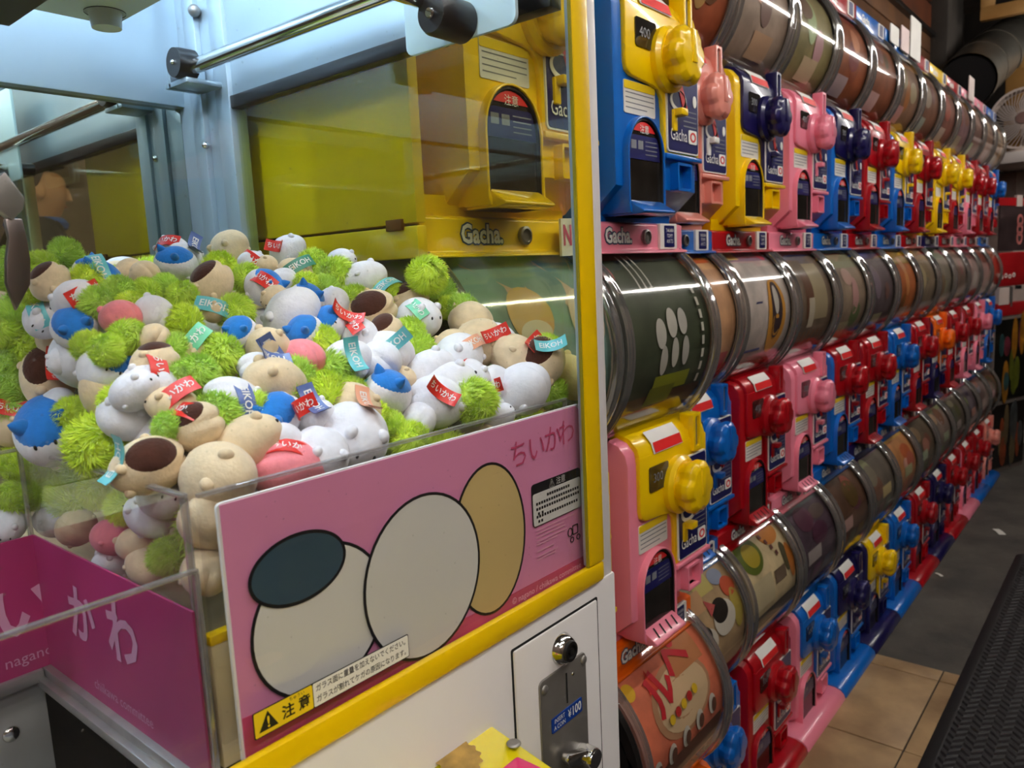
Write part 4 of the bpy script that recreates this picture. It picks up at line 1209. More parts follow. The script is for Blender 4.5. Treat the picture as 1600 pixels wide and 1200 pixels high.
# (pixel x, pixel y, apparent size, kind, ribbon)  kinds: G pompom, W white, U white and blue, C cream, B cream and brown, P pink
TOYS = '''
62 418 54 G|103 396 50 G|10 432 46 G|22 402 40 G|140 440 58 G|186 456 52 G|226 457 48 G|258 450 46 G|285 464 50 G|150 474 56 G|205 480 50 G|58 462 48 G|20 497 62 G|285 506 64 G|368 490 62 G|200 527 60 G|140 542 54 G|168 548 54 G|52 540 64 G|8 518 54 G|24 562 64 G|272 545 54 G|342 556 72 G|308 585 66 G|268 585 52 G|236 606 50 G
155 436 62 U teal|275 412 58 U|118 512 72 U|165 578 84 U|374 520 54 U|240 492 62 W|72 497 66 W teal|116 466 58 W red|270 392 50 W red|290 400 44 W slate|358 388 60 C|226 430 48 C|200 424 40 C|240 532 54 C|334 486 40 C teal|78 586 84 B red|300 546 52 C mint|330 444 66 B|78 440 56 B|242 570 72 B|188 497 60 P|102 562 48 W|235 598 66 W red
395 412 44 W red|416 415 36 C|450 392 50 W red|462 424 44 C green|490 414 50 G|524 430 60 G|344 420 54 G|386 436 50 G|534 408 44 W|568 438 62 W|414 450 60 U red|440 440 40 W|430 466 42 C|478 470 62 U|456 491 80 W|516 506 60 U red|522 472 50 W|556 472 54 G|478 448 48 G|506 450 46 G|578 488 74 B|602 520 56 B|640 470 56 B|668 430 60 G !|686 462 60 G|606 462 50 G teal|655 498 68 W mint|562 526 60 W red|655 546 54 G|640 520 52 G|540 566 78 W teal|605 550 74 W teal|500 536 60 G|476 522 60 U|470 560 68 P|420 546 70 C slate|404 576 56 W slate|522 580 68 G|464 586 60 G|506 616 74 G|444 612 66 G|430 600 88 C|365 626 76 W slate|550 612 50 G
735 502 64 C|745 538 80 C red|704 536 44 C|776 530 56 W|716 558 78 W peach|670 582 76 W|694 604 84 W|732 588 62 W red|806 558 72 C red|846 566 76 B teal !|852 545 50 G|890 588 68 C|772 604 66 W red|812 612 84 W !|740 626 74 G !|682 628 86 W red|604 616 80 U teal|592 566 70 W|628 592 44 C|858 612 56 G|776 652 50 W|722 484 52 G|700 480 40 G
430 652 80 U red|440 694 70 W|490 652 64 W slate|552 636 76 C|552 684 112 W peach|500 712 92 W|456 738 104 P red !|384 694 98 C|342 746 118 C|306 668 80 B red|336 652 84 G|155 694 94 G !|266 668 56 G|232 728 88 B teal !|256 774 78 W|202 646 92 W|86 672 108 U slate !|30 656 94 C red|112 648 56 G|90 632 54 W|186 628 64 G|270 634 64 C red|146 636 50 G|20 640 56 G|24 604 74 G|212 610 70 W|640 690 66 G|608 664 50 G|395 640 60 G|585 650 52 G|655 655 56 W|820 660 60 G
36 722 66 G|62 764 66 G|112 774 74 G|132 734 64 G|28 776 60 G|14 818 56 W|82 814 54 W|182 838 66 P|156 764 64 G|230 884 66 C|264 868 64 G|322 892 76 C|234 806 64 W|196 792 60 G|340 812 104 C|212 850 56 C|120 824 60 C|176 880 54 W
'''
KIND = {'G': 'lime green fluffy pompom', 'W': 'white plush toy', 'U': 'blue-capped white plush toy', 'C': 'cream plush toy', 'B': 'brown-patched cream plush toy', 'P': 'pink plush toy'}
FAB = {'W': F_WHITE, 'U': F_WHITE, 'C': F_CREAM, 'B': F_CREAM, 'P': F_PINK}
NM = {'G': 'fluffy_pompom', 'W': 'plush_toy', 'U': 'plush_toy', 'C': 'plush_toy', 'B': 'plush_toy', 'P': 'plush_toy'}
items = []
for part in TOYS.replace('\n', '|').split('|'):
    t = part.split()
    if len(t) >= 4:
        items.append([float(t[0]), float(t[1]), float(t[2]), t[3], t[4] if len(t) > 4 and t[4] != '!' else None, t[-1] == '!'])


def band(v):
    return ('rear', 'mid-rear', 'middle', 'mid-front', 'front')[0 if v < 445 else 1 if v < 505 else 2 if v < 575 else 3 if v < 655 else 4]


count = {}
for it in sorted(items, key=lambda q: q[0]):
    k = (it[3], it[4], band(it[1]))
    count[k] = count.get(k, 0) + 1
    it.append(count[k])
ORDN = ORD + ['sixteenth', 'seventeenth', 'eighteenth', 'nineteenth', 'twentieth', 'twenty-first', 'twenty-second']


def make_toy(q, R_, kind, rib, lab, grp, rng, buried=False):
    if kind == 'G':
        o = obj('fluffy_pompom', POM[rng.randrange(4)], F_LIME[rng.randrange(3)])
        s = R_ * 1.06
        o.matrix_world = Matrix.Translation(q) @ Matrix.Rotation(rng.uniform(0, 6.28), 4, 'Z') @ Matrix.Rotation(rng.uniform(0, 6.28), 4, 'X') @ Matrix.Diagonal((s, s, s * 0.95, 1))
        tag(o, lab, 'pompom', grp)
        holder = o
        if rib:
            holder = None
        e = o
    else:
        e = empty('plush_toy', q, lab, 'plush toy', grp)
        yaw = rng.uniform(0, 6.28)
        if kind in 'UB':
            yaw = rng.uniform(-0.7, 1.6)
        # the -x end (face side) turns towards the aisle for the marked kinds
        M_ = Matrix.Rotation(yaw, 4, 'Z') @ Matrix.Rotation(rng.uniform(-0.9, 0.9), 4, 'X') @ Matrix.Rotation(rng.uniform(-0.7, 0.7), 4, 'Y')
        if kind in 'UB':
            cd_ = Vector((-0.45, 0, 0.9)) if kind == 'U' else Vector((0.2, 0.75, 0.6))
            want = ((CAMP - q).normalized() * 0.55 + Vector((rng.uniform(-0.6, 0.6), rng.uniform(-0.6, 0.6), 0.75))).normalized()
            M_ = (M_ @ cd_.normalized()).rotation_difference(want).to_matrix().to_4x4() @ M_
        s = R_ * 1.04
        MS = M_ @ Matrix.Diagonal((s * rng.uniform(0.95, 1.1), s * rng.uniform(0.95, 1.05), s * rng.uniform(0.92, 1.04), 1))
        obj('body', PB, FAB[kind], e, mx=MS)
        if not buried:
            earm = F_BLUE if kind == 'U' else FAB[kind]
            for sg in (-1, 1):
                d = Vector((-0.62, 0.50 * sg, 0.62)).normalized()
                bpnt = body_point(d)
                rot = d.to_track_quat('Z', 'Y').to_matrix().to_4x4()
                obj('ear', P_EARP if kind == 'U' else P_EAR, earm, e, mx=MS @ Matrix.Translation(bpnt * 0.97) @ rot)
                d = Vector((0.15, 0.86 * sg, -0.45)).normalized()
                obj('paw', P_PAW, FAB[kind], e, mx=MS @ Matrix.Translation(body_point(d) * 0.98) @ d.to_track_quat('X', 'Z').to_matrix().to_4x4())
            if kind == 'U':
                obj('cap', P_BLUE, F_BLUE, e, mx=MS)
            if kind == 'B':
                obj('patch', P_BROWN, F_BROWN, e, mx=MS)
            if kind in 'WPUC' and rng.random() < 0.6:
                for sg in (-1, 1):
                    d = Vector((-0.93, 0.26 * sg, 0.10)).normalized()
                    obj('eye', P_EYE, F_EYE, e, mx=MS @ Matrix.Translation(body_point(d) * 1.0))
    if rib:
        key = ('E1', 'E2') if rib in ('teal', 'slate', 'peach', 'green') else ('C1', 'C2')
        me, tx = RIBS[key[rng.randrange(2)]]
        tocam = (CAMP - q).normalized()
        nrm = (tocam + Vector((0, 0, 0.55)) + Vector((rng.uniform(-0.9, 0.9), rng.uniform(-0.9, 0.9), rng.uniform(-0.5, 0.5)))).normalized()
        right = (ROT @ Vector((1, 0, 0)))
        right = (right - nrm * right.dot(nrm)).normalized()
        a = rng.uniform(-1.3, 1.3)
        up = nrm.cross(right)
        ex = right * math.cos(a) + up * math.sin(a)
        # ribbon text faces local -z with y flipped
        ez = -nrm
        ey = ez.cross(ex)
        Rm = Matrix((ex, ey, ez)).transposed().to_4x4()
        off = nrm * R_ * 1.02 + ex * R_ * rng.uniform(-0.3, 0.5)
        W_ = Matrix.Translation(q + off) @ Rm
        if kind == 'G':
            rb = obj('tag_ribbon', me, RIB[rib], e)
            rb.matrix_parent_inverse = e.matrix_world.inverted()
            rb.matrix_basis = W_
        else:
            rb = obj('tag_ribbon', me, RIB[rib], e, mx=Matrix.Translation(off) @ Rm)
        obj('tag_lettering', tx, M_WHITE, rb)
    return e


for (u, v, d, kind, rib, fwd_, k) in items:
    q, R_ = place(u, v, d)
    if fwd_:      # lies on top of its neighbours
        q0_ = q.y
        q = CAMP + (q - CAMP) * max(0.93, (0.396 + R_ * 0.9) / q0_)
    rng = random.Random(int(u * 7 + v * 13))
    bn = band(v)
    what = KIND[kind] + (' with a %s ribbon' % rib if rib else '')
    lab = '%s, %s from left in the heap\'s %s band' % (what, ORDN[k - 1], bn)
    grp = {'G': 'lime pompoms in the claw machine', 'W': 'white plush toys in the claw machine', 'U': 'blue capped plush toys in the claw machine', 'C': 'cream plush toys in the claw machine', 'B': 'brown patched plush toys in the claw machine', 'P': 'pink plush toys in the claw machine'}[kind]
    make_toy(q, R_, kind, rib, lab, grp, rng)

# the layer below, glimpsed only through the gaps
rng = random.Random(5)
yy = 0.43
while yy < 0.96:
    xx = 0.23
    while xx < 0.51:
        if yy > 0.66 or xx > 0.22:
            q = Vector((xx + rng.uniform(-0.008, 0.008), yy + rng.uniform(-0.008, 0.008), surf_z(yy) - 0.042))
            kd = rng.choice('GGWCG')
            make_toy(q, 0.026, kd, None, '%s half buried in the lower layer of the heap' % KIND[kd], 'buried %ss' % KIND[kd], rng, buried=True)
        xx += 0.047
    yy += 0.047

# ================================================================== far end of the aisle
M_DUCT = mat('duct_foil', (150, 146, 136), rough=0.42, metal=0.9, var=0.12, vscale=5, bump=0.2, bscale=12)
M_WOODF = mat('raw_pine', (206, 160, 96), rough=0.5, col2=(186, 136, 74), vscale=6)
M_CARDB = mat('cardboard', (150, 108, 50), rough=0.7, var=0.06)
M_FANW = mat('fan_white', (206, 190, 180), rough=0.4, var=0.05)
XF = 5.35
pil = obj('pillar', MB().box(on_y(1462, 60, 1.03).x, on_y(1462, 60, 1.03).x + 0.4, 0.97, 1.09, FLOOR_Z, 2.74).mesh('pillar', bevel=0.01), mat('grey_pillar', (62, 56, 50), rough=0.7, var=0.12))
tag(pil, 'grey concrete pillar at the end of the plank wall', kind='structure')
# wide ventilation duct with an open mouth
d0 = on_x(1510, 128, 4.98)
d1_ = on_x(1538, 92, 5.55)
d2_ = on_x(1625, 40, 5.75)
du = empty('ventilation_duct', d0, 'wide silver ventilation duct with a dark open mouth near the ceiling', 'duct')
path = []
for i in range(13):
    t = i / 12
    path.append((d0 * (1 - t) ** 2 + d1_ * 2 * t * (1 - t) + d2_ * t * t) - d0)
rad = 42 / F_PX * (d0 - CAMP).dot(FWD)
obj('duct_pipe', MB().tube(path, [rad * (1 + 0.03 * (i % 2)) for i in range(13)], 28, caps=False).mesh('duct_pipe'), M_DUCT, du)
obj('duct_lining', MB().tube([path[0] + Vector((0.01, 0, 0)), path[3], path[6]], rad * 0.93, 28).mesh('duct_lining'), M_HOLE, du)
n0 = (path[1] - path[0]).normalized()
obj('duct_collar', MB().tube([path[0] - n0 * 0.012, path[0] + n0 * 0.012], rad * 1.04, 28, caps=False).mesh('duct_collar'), M_DUCT, du)
for i in (3, 6, 9):
    nn = (path[i + 1] - path[i]).normalized()
    obj('duct_rib', MB().tube([path[i] - nn * 0.012, path[i] + nn * 0.012], rad * 1.05, 28).mesh('duct_rib'), M_DUCT, du)
# pine-framed hatch
q0 = on_x(1531, 33, XF - 0.1)
q1 = on_x(1660, 10, XF - 0.1)
hf = empty('hatch_frame', (q0.x, q0.y, q0.z), 'raw pine frame of a dark hatch near the ceiling', 'wooden frame')
wd = q0.y - q1.y
obj('frame_rail', MB().box(0, 0.05, -wd, 0, 0, 0.07).mesh('frame_rail', bevel=0.003), M_WOODF, hf)
obj('frame_stile', MB().box(-0.003, 0.05, -0.07, 0, 0.07, 0.6).mesh('frame_stile', bevel=0.003), M_WOODF, hf)
obj('frame_stile', MB().box(-0.003, 0.05, -wd, -wd + 0.07, 0.07, 0.6).mesh('frame_stile', bevel=0.003), M_WOODF, hf)
obj('hatch_panel', MB().box(0.02, 0.04, -wd + 0.07, -0.07, 0.07, 0.6).mesh('hatch_panel'), M_DARK, hf)
# cardboard box and shelf with the fan
bx0, bx1 = on_x(1571, 128, XF + 0.1), on_x(1640, 90, XF + 0.1)
cb = empty('cardboard_box', (XF + 0.1, (bx0.y + bx1.y) / 2, on_x(1590, 240, XF).z), 'tall brown cardboard box standing behind the fan', 'box')
hw_ = (bx0.y - bx1.y) / 2
hh_ = on_x(1590, 84, XF + 0.1).z - cb.location.z
obj('carton', MB().box(0, 0.35, -hw_, hw_, 0, hh_).mesh('carton', bevel=0.004), M_CARDB, cb)
obj('carton_tape', MB().box(-0.002, 0.35, -0.03, 0.03, hh_ - 0.08, hh_ + 0.002).mesh('carton_tape'), mat('tape_tan', (170, 130, 70), rough=0.3), cb)
sz_ = on_x(1580, 243, XF).z
shf = obj('wall_shelf', MB().box(XF - 0.2, XF + 0.75, on_x(1680, 243, XF).y, on_x(1552, 243, XF).y, sz_ - 0.06, sz_).mesh('wall_shelf', bevel=0.004), M_SHELFW)
tag(shf, 'white shelf carrying the fan at the end of the row', 'shelf')
fc = on_x(1600, 186, XF - 0.05)
fr_ = 46 / F_PX * (fc - CAMP).dot(FWD)
fan = empty('electric_fan', (fc.x, fc.y, sz_), 'round off-white electric fan on the shelf at the far end', 'fan')
fz = fc.z - sz_
ring = [(0.0, fr_ * math.cos(2 * math.pi * i / 40), fz + fr_ * math.sin(2 * math.pi * i / 40)) for i in range(41)]
obj('fan_guard_ring', MB().lathe([(fr_ * 0.93, -0.05), (fr_ * 1.0, -0.052), (fr_ * 1.03, -0.03), (fr_ * 1.03, 0.03), (fr_ * 0.97, 0.05), (fr_ * 0.93, 0.05)], (0, 0, fz), 'x', 44).mesh('fan_guard_ring'), M_FANW, fan)
gw = MB()
for i in range(44):
    a = 2 * math.pi * i / 44
    b = a + 0.5
    gw.tube([(-0.06, 0.03 * math.cos(a), fz + 0.03 * math.sin(a)), (-0.066, fr_ * 0.5 * math.cos(a + 0.2), fz + fr_ * 0.5 * math.sin(a + 0.2)), (-0.05, fr_ * 0.97 * math.cos(b), fz + fr_ * 0.97 * math.sin(b))], 0.0022, 4, caps=False)
g_ = obj('fan_guard_wires', gw.mesh('fan_guard_wires'), M_FANW, fan)
g_['kind'] = 'stuff'
obj('fan_badge', MB().lathe([(0, -0.075), (0.03, -0.072), (0.034, -0.06), (0, -0.06)], (0, 0, fz), 'x', 20).mesh('fan_badge'), mat('fan_badge', (120, 90, 84), rough=0.4), fan)
for k in range(5):
    a = 2 * math.pi * k / 5
    pts = []
    for t in range(7):
        ang = a + 1.0 * t / 6
        rr = fr_ * (0.55 + 0.32 * math.sin(math.pi * t / 6))
        pts.append((rr * math.cos(ang), fz + rr * math.sin(ang)))
    pts = [(0.025 * math.cos(a), fz + 0.025 * math.sin(a))] + pts
    obj('fan_blade', MB().prism(pts, -0.01, -0.004, 'x').mesh('fan_blade'), mat('blade_grey', (150, 136, 128), rough=0.4), fan)
obj('fan_motor', MB().lathe([(0, 0.14), (0.04, 0.13), (0.05, 0.02), (0, 0.02)], (0, 0, fz), 'x', 20).mesh('fan_motor'), M_FANW, fan)
obj('fan_stand', MB().tube([(0.05, 0, 0.01), (0.05, 0, fz)], 0.018, 12).lathe([(0, 0), (0.11, 0), (0.10, 0.02), (0.03, 0.03)], (0.05, 0, 0.0005), 'z', 28).mesh('fan_stand'), M_FANW, fan)
# white perforated partition and taupe panel
ya, yb_ = on_x(1584, 300, XF + 0.35).y, on_x(1700, 300, XF + 0.35).y
wp = empty('wall_partition', (XF + 0.35, ya, FLOOR_Z), 'white slotted partition behind the posters at the far right', 'partition')
obj('partition_board', MB().box(0, 0.04, yb_ - ya, 0, 0, sz_ - 0.07 - FLOOR_Z).mesh('partition_board', bevel=0.003), M_WALLW, wp)
for k in range(7):
    for j in range(2):
        z_ = 0.25 + 0.24 * k + 0.06 * j
        p_ = on_x(1597, 300, XF + 0.35)
        obj('slot', MB().box(-0.003, 0.004, p_.y - ya - 0.02, p_.y - ya + 0.012, z_, z_ + 0.022).mesh('slot'), M_HOLE, wp)
ta = obj('taupe_panel', MB().box(XF + 0.30, XF + 0.34, on_x(1586, 300, XF + 0.3).y, on_x(1530, 300, XF + 0.3).y, FLOOR_Z, sz_ - 0.07).mesh('taupe_panel'), M_TAUPE)
tag(ta, 'plain taupe board under the shelf beside the last machine', 'board')
# posters standing at the end of the row
PB0 = Vector((4.80, 0.645, FLOOR_Z))
pdir = Vector((0.943, -0.333, 0)).normalized()
ang = math.atan2(pdir.y, pdir.x)
def pz(v):
    return on_y(1572, v, 0.60).z
def px_w(u, v):
    """distance along the poster stand for a pixel column"""
    r_ = ray(u, v)
    # solve CAMP.xy + t r.xy = PB0.xy + s pdir.xy
    det = r_.x * (-pdir.y) + r_.y * pdir.x
    t = (PB0.x * (-pdir.y) + PB0.y * pdir.x) / det
    return (Vector((r_.x * t, r_.y * t)) - Vector((PB0.x, PB0.y))).dot(Vector((pdir.x, pdir.y))), CAM_H + r_.z * t
s0, _z = px_w(1549, 620)
s1, zl = px_w(1597, 745)
_s, zt = px_w(1572, 495)
_s, zm = px_w(1572, 627)
ps = empty('poster_stand', PB0, 'dark framed stand with two tall colourful posters at the end of the row', 'poster stand')
ps.rotation_euler = (0, 0, ang)
s1 = max(s1, s0 + 0.3)
obj('stand_board', MB().box(s0, s1, 0.0, 0.03, 0.0, zt - FLOOR_Z).mesh('stand_board', bevel=0.003), mat('stand_grey', (110, 100, 94), rough=0.4), ps)
rngp = random.Random(3)
for (za, zb_, cols) in ((0.03, zm - FLOOR_Z - 0.012, ((26, 20, 18), (130, 56, 24), (62, 66, 66), (92, 78, 52))), (zm - FLOOR_Z + 0.012, zt - FLOOR_Z - 0.015, ((22, 22, 18), (86, 92, 26), (150, 100, 26), (44, 78, 78), (104, 40, 54)))):
    po = obj('poster', MB().box(s0 + 0.012, s1 - 0.012, -0.004, 0.001, za, zb_).mesh('poster'), mat('poster_%d' % cols[1][0], cols[0], rough=0.25, var=0.2), ps)
    for k in range(11):
        cx = rngp.uniform(s0 + 0.05, s1 - 0.05)
        cz = rngp.uniform(za + 0.08, zb_ - 0.08)
        c_ = cols[1 + k % (len(cols) - 1)]
        obj('poster_figure', slab_y(ellipse(cx, cz, rngp.uniform(0.015, 0.035), rngp.uniform(0.05, 0.12), 16), -0.0052 - 0.0001 * k, -0.0038).mesh('poster_figure'), mat('poster_ink_%d_%d_%d' % c_, c_, rough=0.3, var=0.2, vscale=20), po)
_s, za = px_w(1575, 392)
_s, zb_ = px_w(1575, 312)
_s, zc = px_w(1572, 447)
_s, zd = px_w(1572, 488)
ds = empty('hanging_poster', (PB0.x, PB0.y, za), 'dark poster with a red top edge hanging above the poster stand', 'poster')
ds.rotation_euler = (0, 0, ang)
h_ = zb_ - za
obj('poster_sheet', MB().box(s0 + 0.01, s1 - 0.01, 0.0, 0.006, 0, h_).mesh('poster_sheet'), mat('poster_charcoal', (58, 44, 44), rough=0.35, var=0.2, vscale=12), ds)
obj('poster_top', MB().box(s0 - 0.01, s1 - 0.01, -0.003, 0.007, h_ - 0.03, h_ + 0.01).mesh('poster_top'), mat('sign_red', (156, 16, 22), rough=0.35), ds)
obj('poster_clip', MB().box((s0 + s1) / 2 - 0.02, (s0 + s1) / 2 + 0.035, -0.006, 0.009, h_ - 0.035, h_ + 0.025).mesh('poster_clip'), M_WALLW, ds)
for k in range(3):
    obj('poster_mark', MB().ring_prism(ellipse((s0 + s1) / 2 + 0.03, h_ * (0.25 + 0.17 * k), 0.03, 0.035, 20), ellipse((s0 + s1) / 2 + 0.03, h_ * (0.25 + 0.17 * k), 0.018, 0.02, 20), -0.002, 0.001, 'y').mesh('poster_mark'), mat('mark_rose', (190, 110, 104), rough=0.4), ds)
rb_ = empty('red_shop_sign', (PB0.x, PB0.y, zc), 'small red sign with pale lettering strokes below the dark hanging poster', 'sign')
rb_.rotation_euler = (0, 0, ang)
obj('sign_plate', MB().box(s0 + 0.02, s1 - 0.03, 0.0, 0.012, 0.0, za - zc - 0.008).mesh('sign_plate', bevel=0.002), mat('sign_red', (156, 16, 22)), rb_)
for k in range(4):
    obj('sign_stroke', MB().ring_prism(ellipse(s0 + 0.05 + 0.04 * k, 0.05 + 0.006 * (k % 2), 0.014, 0.012, 14), ellipse(s0 + 0.05 + 0.04 * k, 0.05 + 0.006 * (k % 2), 0.009, 0.007, 14), -0.002, 0.001, 'y').mesh('sign_stroke'), M_CARD, rb_)
rs = empty('red_display_box', (PB0.x, PB0.y, zt + 0.005), 'red and white display box on top of the poster stand', 'box')
rs.rotation_euler = (0, 0, ang)
hb = zc - zt - 0.012
obj('box_shell', MB().box(s0 + 0.02, s1 - 0.02, 0.0, 0.05, 0.0, hb * 0.45).mesh('box_shell', bevel=0.002), mat('sign_red', (156, 16, 22)), rs)
obj('box_card', MB().box(s0 + 0.03, s0 + 0.13, -0.003, 0.02, hb * 0.4, hb).mesh('box_card'), M_WALLW, rs)
obj('box_pin', MB().box(s0 + 0.15, s0 + 0.17, 0.0, 0.02, hb * 0.3, hb).mesh('box_pin'), M_STEEL, rs)

# black woven floor mat with a raised border
M_MAT = bpy.data.materials.new('woven_rubber')
M_MAT.use_nodes = True
nt = M_MAT.node_tree
b_ = nt.nodes['Principled BSDF']
b_.inputs['Base Color'].default_value = lin((34, 32, 33))
b_.inputs['Roughness'].default_value = 0.6
tc = nt.nodes.new('ShaderNodeTexCoord')
sx_ = nt.nodes.new('ShaderNodeSeparateXYZ')
pp = nt.nodes.new('ShaderNodeMath'); pp.operation = 'PINGPONG'; pp.inputs[1].default_value = 0.022
ad = nt.nodes.new('ShaderNodeMath'); ad.operation = 'ADD'
mk = nt.nodes.new('ShaderNodeMath'); mk.operation = 'MULTIPLY'; mk.inputs[1].default_value = 210.0
sn = nt.nodes.new('ShaderNodeMath'); sn.operation = 'SINE'
w2 = nt.nodes.new('ShaderNodeTexNoise'); w2.inputs['Scale'].default_value = 60.0
mu = nt.nodes.new('ShaderNodeMath'); mu.operation = 'MULTIPLY_ADD'; mu.inputs[1].default_value = 0.8
bm_ = nt.nodes.new('ShaderNodeBump'); bm_.inputs['Strength'].default_value = 0.9; bm_.inputs['Distance'].default_value = 0.004
nt.links.new(tc.outputs['Object'], sx_.inputs[0]); nt.links.new(tc.outputs['Object'], w2.inputs['Vector'])
nt.links.new(sx_.outputs['Y'], pp.inputs[0]); nt.links.new(pp.outputs[0], ad.inputs[0]); nt.links.new(sx_.outputs['X'], ad.inputs[1])
nt.links.new(ad.outputs[0], mk.inputs[0]); nt.links.new(mk.outputs[0], sn.inputs[0])
nt.links.new(w2.outputs['Fac'], mu.inputs[0]); nt.links.new(sn.outputs[0], mu.inputs[2])
nt.links.new(mu.outputs[0], bm_.inputs['Height']); nt.links.new(bm_.outputs['Normal'], b_.inputs['Normal'])
fm = empty('floor_mat', (2.0, 0.0, FLOOR_Z), 'black woven rubber floor mat lying along the aisle', 'floor mat')
zm0 = 0.005
obj('mat_field', MB().box(-1.6, 1.50, -0.60, 0.35, zm0, zm0 + 0.009).mesh('mat_field', bevel=0.002), M_MAT, fm)
M_BORD = mat('mat_border', (18, 17, 18), rough=0.5)
obj('mat_border', MB().prism([(0.345, zm0 + 0.009), (0.352, zm0 + 0.010), (0.378, zm0), (0.345, zm0)], -1.62, 1.53, 'x').mesh('mat_border'), M_BORD, fm)
obj('mat_border', MB().box(1.495, 1.53, -0.62, 0.36, zm0, zm0 + 0.007).mesh('mat_border', bevel=0.002), M_BORD, fm)
# litter
for (u, v, lx, ly, a_, lb) in ((1561, 831, 0.075, 0.028, 0.5, 'small white paper slip on the concrete beyond the mat corner'), (1467, 898, 0.035, 0.012, 0.9, 'crumpled white scrap on the concrete beside the red tray')):
    p_ = on_z(u, v, FLOOR_Z)
    o_ = obj('paper_slip', MB().add([(-lx / 2, -ly / 2, 0.0006), (0, -ly / 2, 0.003), (lx / 2, -ly / 2, 0.0008), (lx / 2, ly / 2, 0.0008), (0, ly / 2, 0.0035), (-lx / 2, ly / 2, 0.0006)], [(0, 1, 4, 5), (1, 2, 3, 4)]).mesh('paper_slip', fix=False), M_CARD)
    o_.location = (p_.x, p_.y, FLOOR_Z)
    o_.rotation_euler = (0, 0, a_)
    tag(o_, lb, 'paper')

# ================================================================== bystander, seen as a reflection in the mirrored back of the claw machine
def skinned(name, verts, edges, radii, root=0, sub=2):
    me = bpy.data.meshes.new(name)
    me.from_pydata(verts, edges, [])
    o = bpy.data.objects.new(name, me)
    COL.objects.link(o)
    o.modifiers.new('skin', 'SKIN').use_smooth_shade = True
    o.modifiers.new('sub', 'SUBSURF').levels = sub
    for i, r_ in enumerate(radii):
        sv = me.skin_vertices[0].data[i]
        sv.radius = r_ if isinstance(r_, tuple) else (r_, r_)
        sv.use_root = (i == root)
    dg = bpy.context.evaluated_depsgraph_get()
    dg.update()
    out = bpy.data.meshes.new_from_object(o.evaluated_get(dg))
    bpy.data.objects.remove(o)
    out.materials.clear()
    out.materials.append(None)
    return out


SKIN = mat('skin_warm', (206, 150, 118), rough=0.55, var=0.04, subsurf=0.1)
JACK = mat('jacket_black', (30, 31, 36), rough=0.8, var=0.15)
TROU = mat('trousers_navy', (38, 42, 58), rough=0.85, var=0.12)
HAIR = mat('hair_dark', (30, 22, 18), rough=0.6, var=0.2, vscale=40)
SCARF = mat('scarf_blue', (40, 84, 168), rough=0.85, var=0.1)
pe = empty('person', (1.17, -1.38, FLOOR_Z), 'person in a black jacket and blue scarf, reflected in the claw machine mirror', 'person')
pe.rotation_euler = (0, 0, 0.15)
pe.scale = (1.06, 1.06, 1.06)
# body faces local +x
V = [(0, 0, 0.90), (0, 0, 1.10), (0, 0, 1.30), (0.005, 0, 1.40), (0.02, 0, 1.455), (0.03, 0, 1.535), (0.025, 0, 1.60),
     (0, 0.17, 1.335), (-0.02, 0.235, 1.10), (0.11, 0.19, 0.95), (0, -0.17, 1.335), (-0.02, -0.235, 1.10), (0.11, -0.19, 0.95),
     (0, 0.09, 0.84), (0.01, 0.10, 0.47), (-0.01, 0.10, 0.09), (0.12, 0.11, 0.035), (0, -0.09, 0.84), (0.01, -0.10, 0.47), (-0.01, -0.10, 0.09), (0.12, -0.11, 0.035)]
E_ = [(0, 1), (1, 2), (2, 3), (3, 4), (4, 5), (5, 6), (2, 7), (7, 8), (8, 9), (2, 10), (10, 11), (11, 12), (0, 13), (13, 14), (14, 15), (15, 16), (0, 17), (17, 18), (18, 19), (19, 20)]
Rr = [(0.06, 0.08), (0.06, 0.08), (0.06, 0.07), 0.055, 0.092, (0.128, 0.104), 0.088, 0.02, 0.018, 0.015, 0.02, 0.018, 0.015, 0.06, 0.045, 0.035, 0.035, 0.06, 0.045, 0.035, 0.035]
bme = skinned('body', V, E_, Rr)
obj('body', bme, SKIN, pe)


def front_x(z_, y_=0.0):
    return max([v_.co.x for v_ in bme.vertices if abs(v_.co.z - z_) < 0.025 and abs(v_.co.y - y_) < 0.035] or [0.09])


def side_y(z_):
    return max([v_.co.y for v_ in bme.vertices if abs(v_.co.z - z_) < 0.025 and abs(v_.co.x - 0.02) < 0.05] or [0.08])

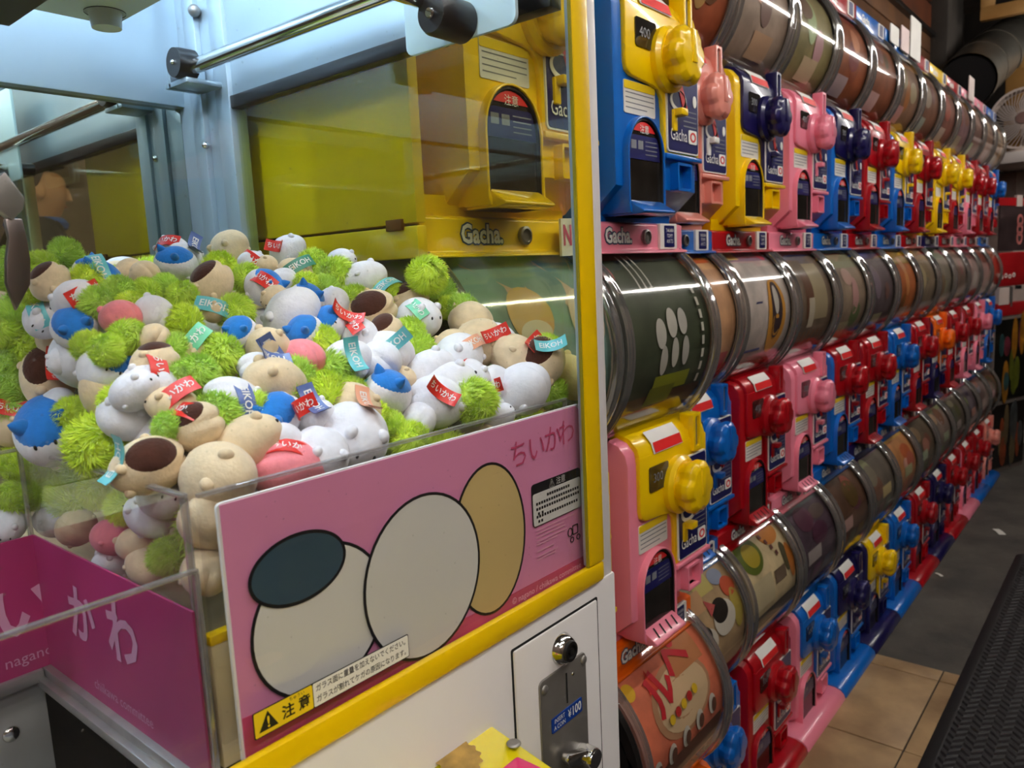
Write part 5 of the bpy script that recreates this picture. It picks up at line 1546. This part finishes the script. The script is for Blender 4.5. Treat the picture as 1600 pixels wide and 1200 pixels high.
JV = [(0, 0, 0.74), (0, 0, 0.86), (0, 0, 1.10), (0, 0, 1.31), (0.0, 0, 1.42), (0, 0.165, 1.345), (-0.03, 0.235, 1.10), (0.085, 0.185, 0.93), (0.13, 0.13, 0.90),
      (0, -0.165, 1.345), (-0.03, -0.235, 1.10), (0.085, -0.185, 0.93), (0.13, -0.13, 0.90)]
JE = [(0, 1), (1, 2), (2, 3), (3, 4), (3, 5), (5, 6), (6, 7), (7, 8), (3, 9), (9, 10), (10, 11), (11, 12)]
obj('jacket', skinned('jacket', JV, JE, [(0.15, 0.20), (0.165, 0.215), (0.155, 0.20), (0.16, 0.205), 0.085, 0.10, 0.08, 0.072, 0.06, 0.10, 0.08, 0.072, 0.06], root=2), JACK, pe)
TV = [(0, 0, 1.0), (0, 0, 0.88), (0, 0.085, 0.74), (0.01, 0.10, 0.47), (-0.01, 0.10, 0.10), (0, -0.085, 0.74), (0.01, -0.10, 0.47), (-0.01, -0.10, 0.10)]
obj('trousers', skinned('trousers', TV, [(0, 1), (1, 2), (2, 3), (3, 4), (1, 5), (5, 6), (6, 7)], [(0.12, 0.15), (0.13, 0.165), 0.115, 0.085, 0.075, 0.115, 0.085, 0.075], root=1), TROU, pe)
for sg in (1, -1):
    obj('shoe', MB().ball((0.055, 0.105 * sg, 0.045), (0.135, 0.052, 0.045), 18, 10).mesh('shoe'), M_DARK, pe)
obj('scarf', MB().lathe([(0.075, 1.375), (0.10, 1.385), (0.105, 1.405), (0.088, 1.425), (0.07, 1.42)], (0.008, 0, 0), 'z', 24).mesh('scarf'), SCARF, pe)
fx_, sy_ = front_x(1.53), side_y(1.53)
hr = MB().ball((0.0, 0, 1.565), (fx_ + 0.012, sy_ + 0.016, 0.112), 24, 16)
hr.v = [(p[0] if p[2] > 1.60 else min(p[0], fx_ * 0.35 - max(0.0, 1.60 - p[2]) * 0.5), p[1], max(p[2], 1.475)) for p in hr.v]
obj('hair', hr.mesh('hair'), HAIR, pe)
obj('nose', MB().lathe([(0.0, -0.022), (0.017, -0.02), (0.014, 0.0), (0.006, 0.026), (0.0, 0.03)], (front_x(1.51) + 0.002, 0, 1.510), 'z', 12).mesh('nose'), SKIN, pe)
for sg in (1, -1):
    obj('eye', MB().ball((front_x(1.537, 0.032 * sg) - 0.006, 0.034 * sg, 1.537), (0.010, 0.014, 0.007), 12, 8).mesh('eye'), M_DARK, pe)
    obj('ear', MB().ball((0.01, side_y(1.515) * sg, 1.515), (0.022, 0.010, 0.032), 12, 8).mesh('ear'), SKIN, pe)
obj('mouth', MB().ball((front_x(1.467) - 0.006, 0, 1.467), (0.010, 0.024, 0.006), 12, 8).mesh('mouth'), mat('lip_rose', (180, 96, 88), rough=0.5), pe)
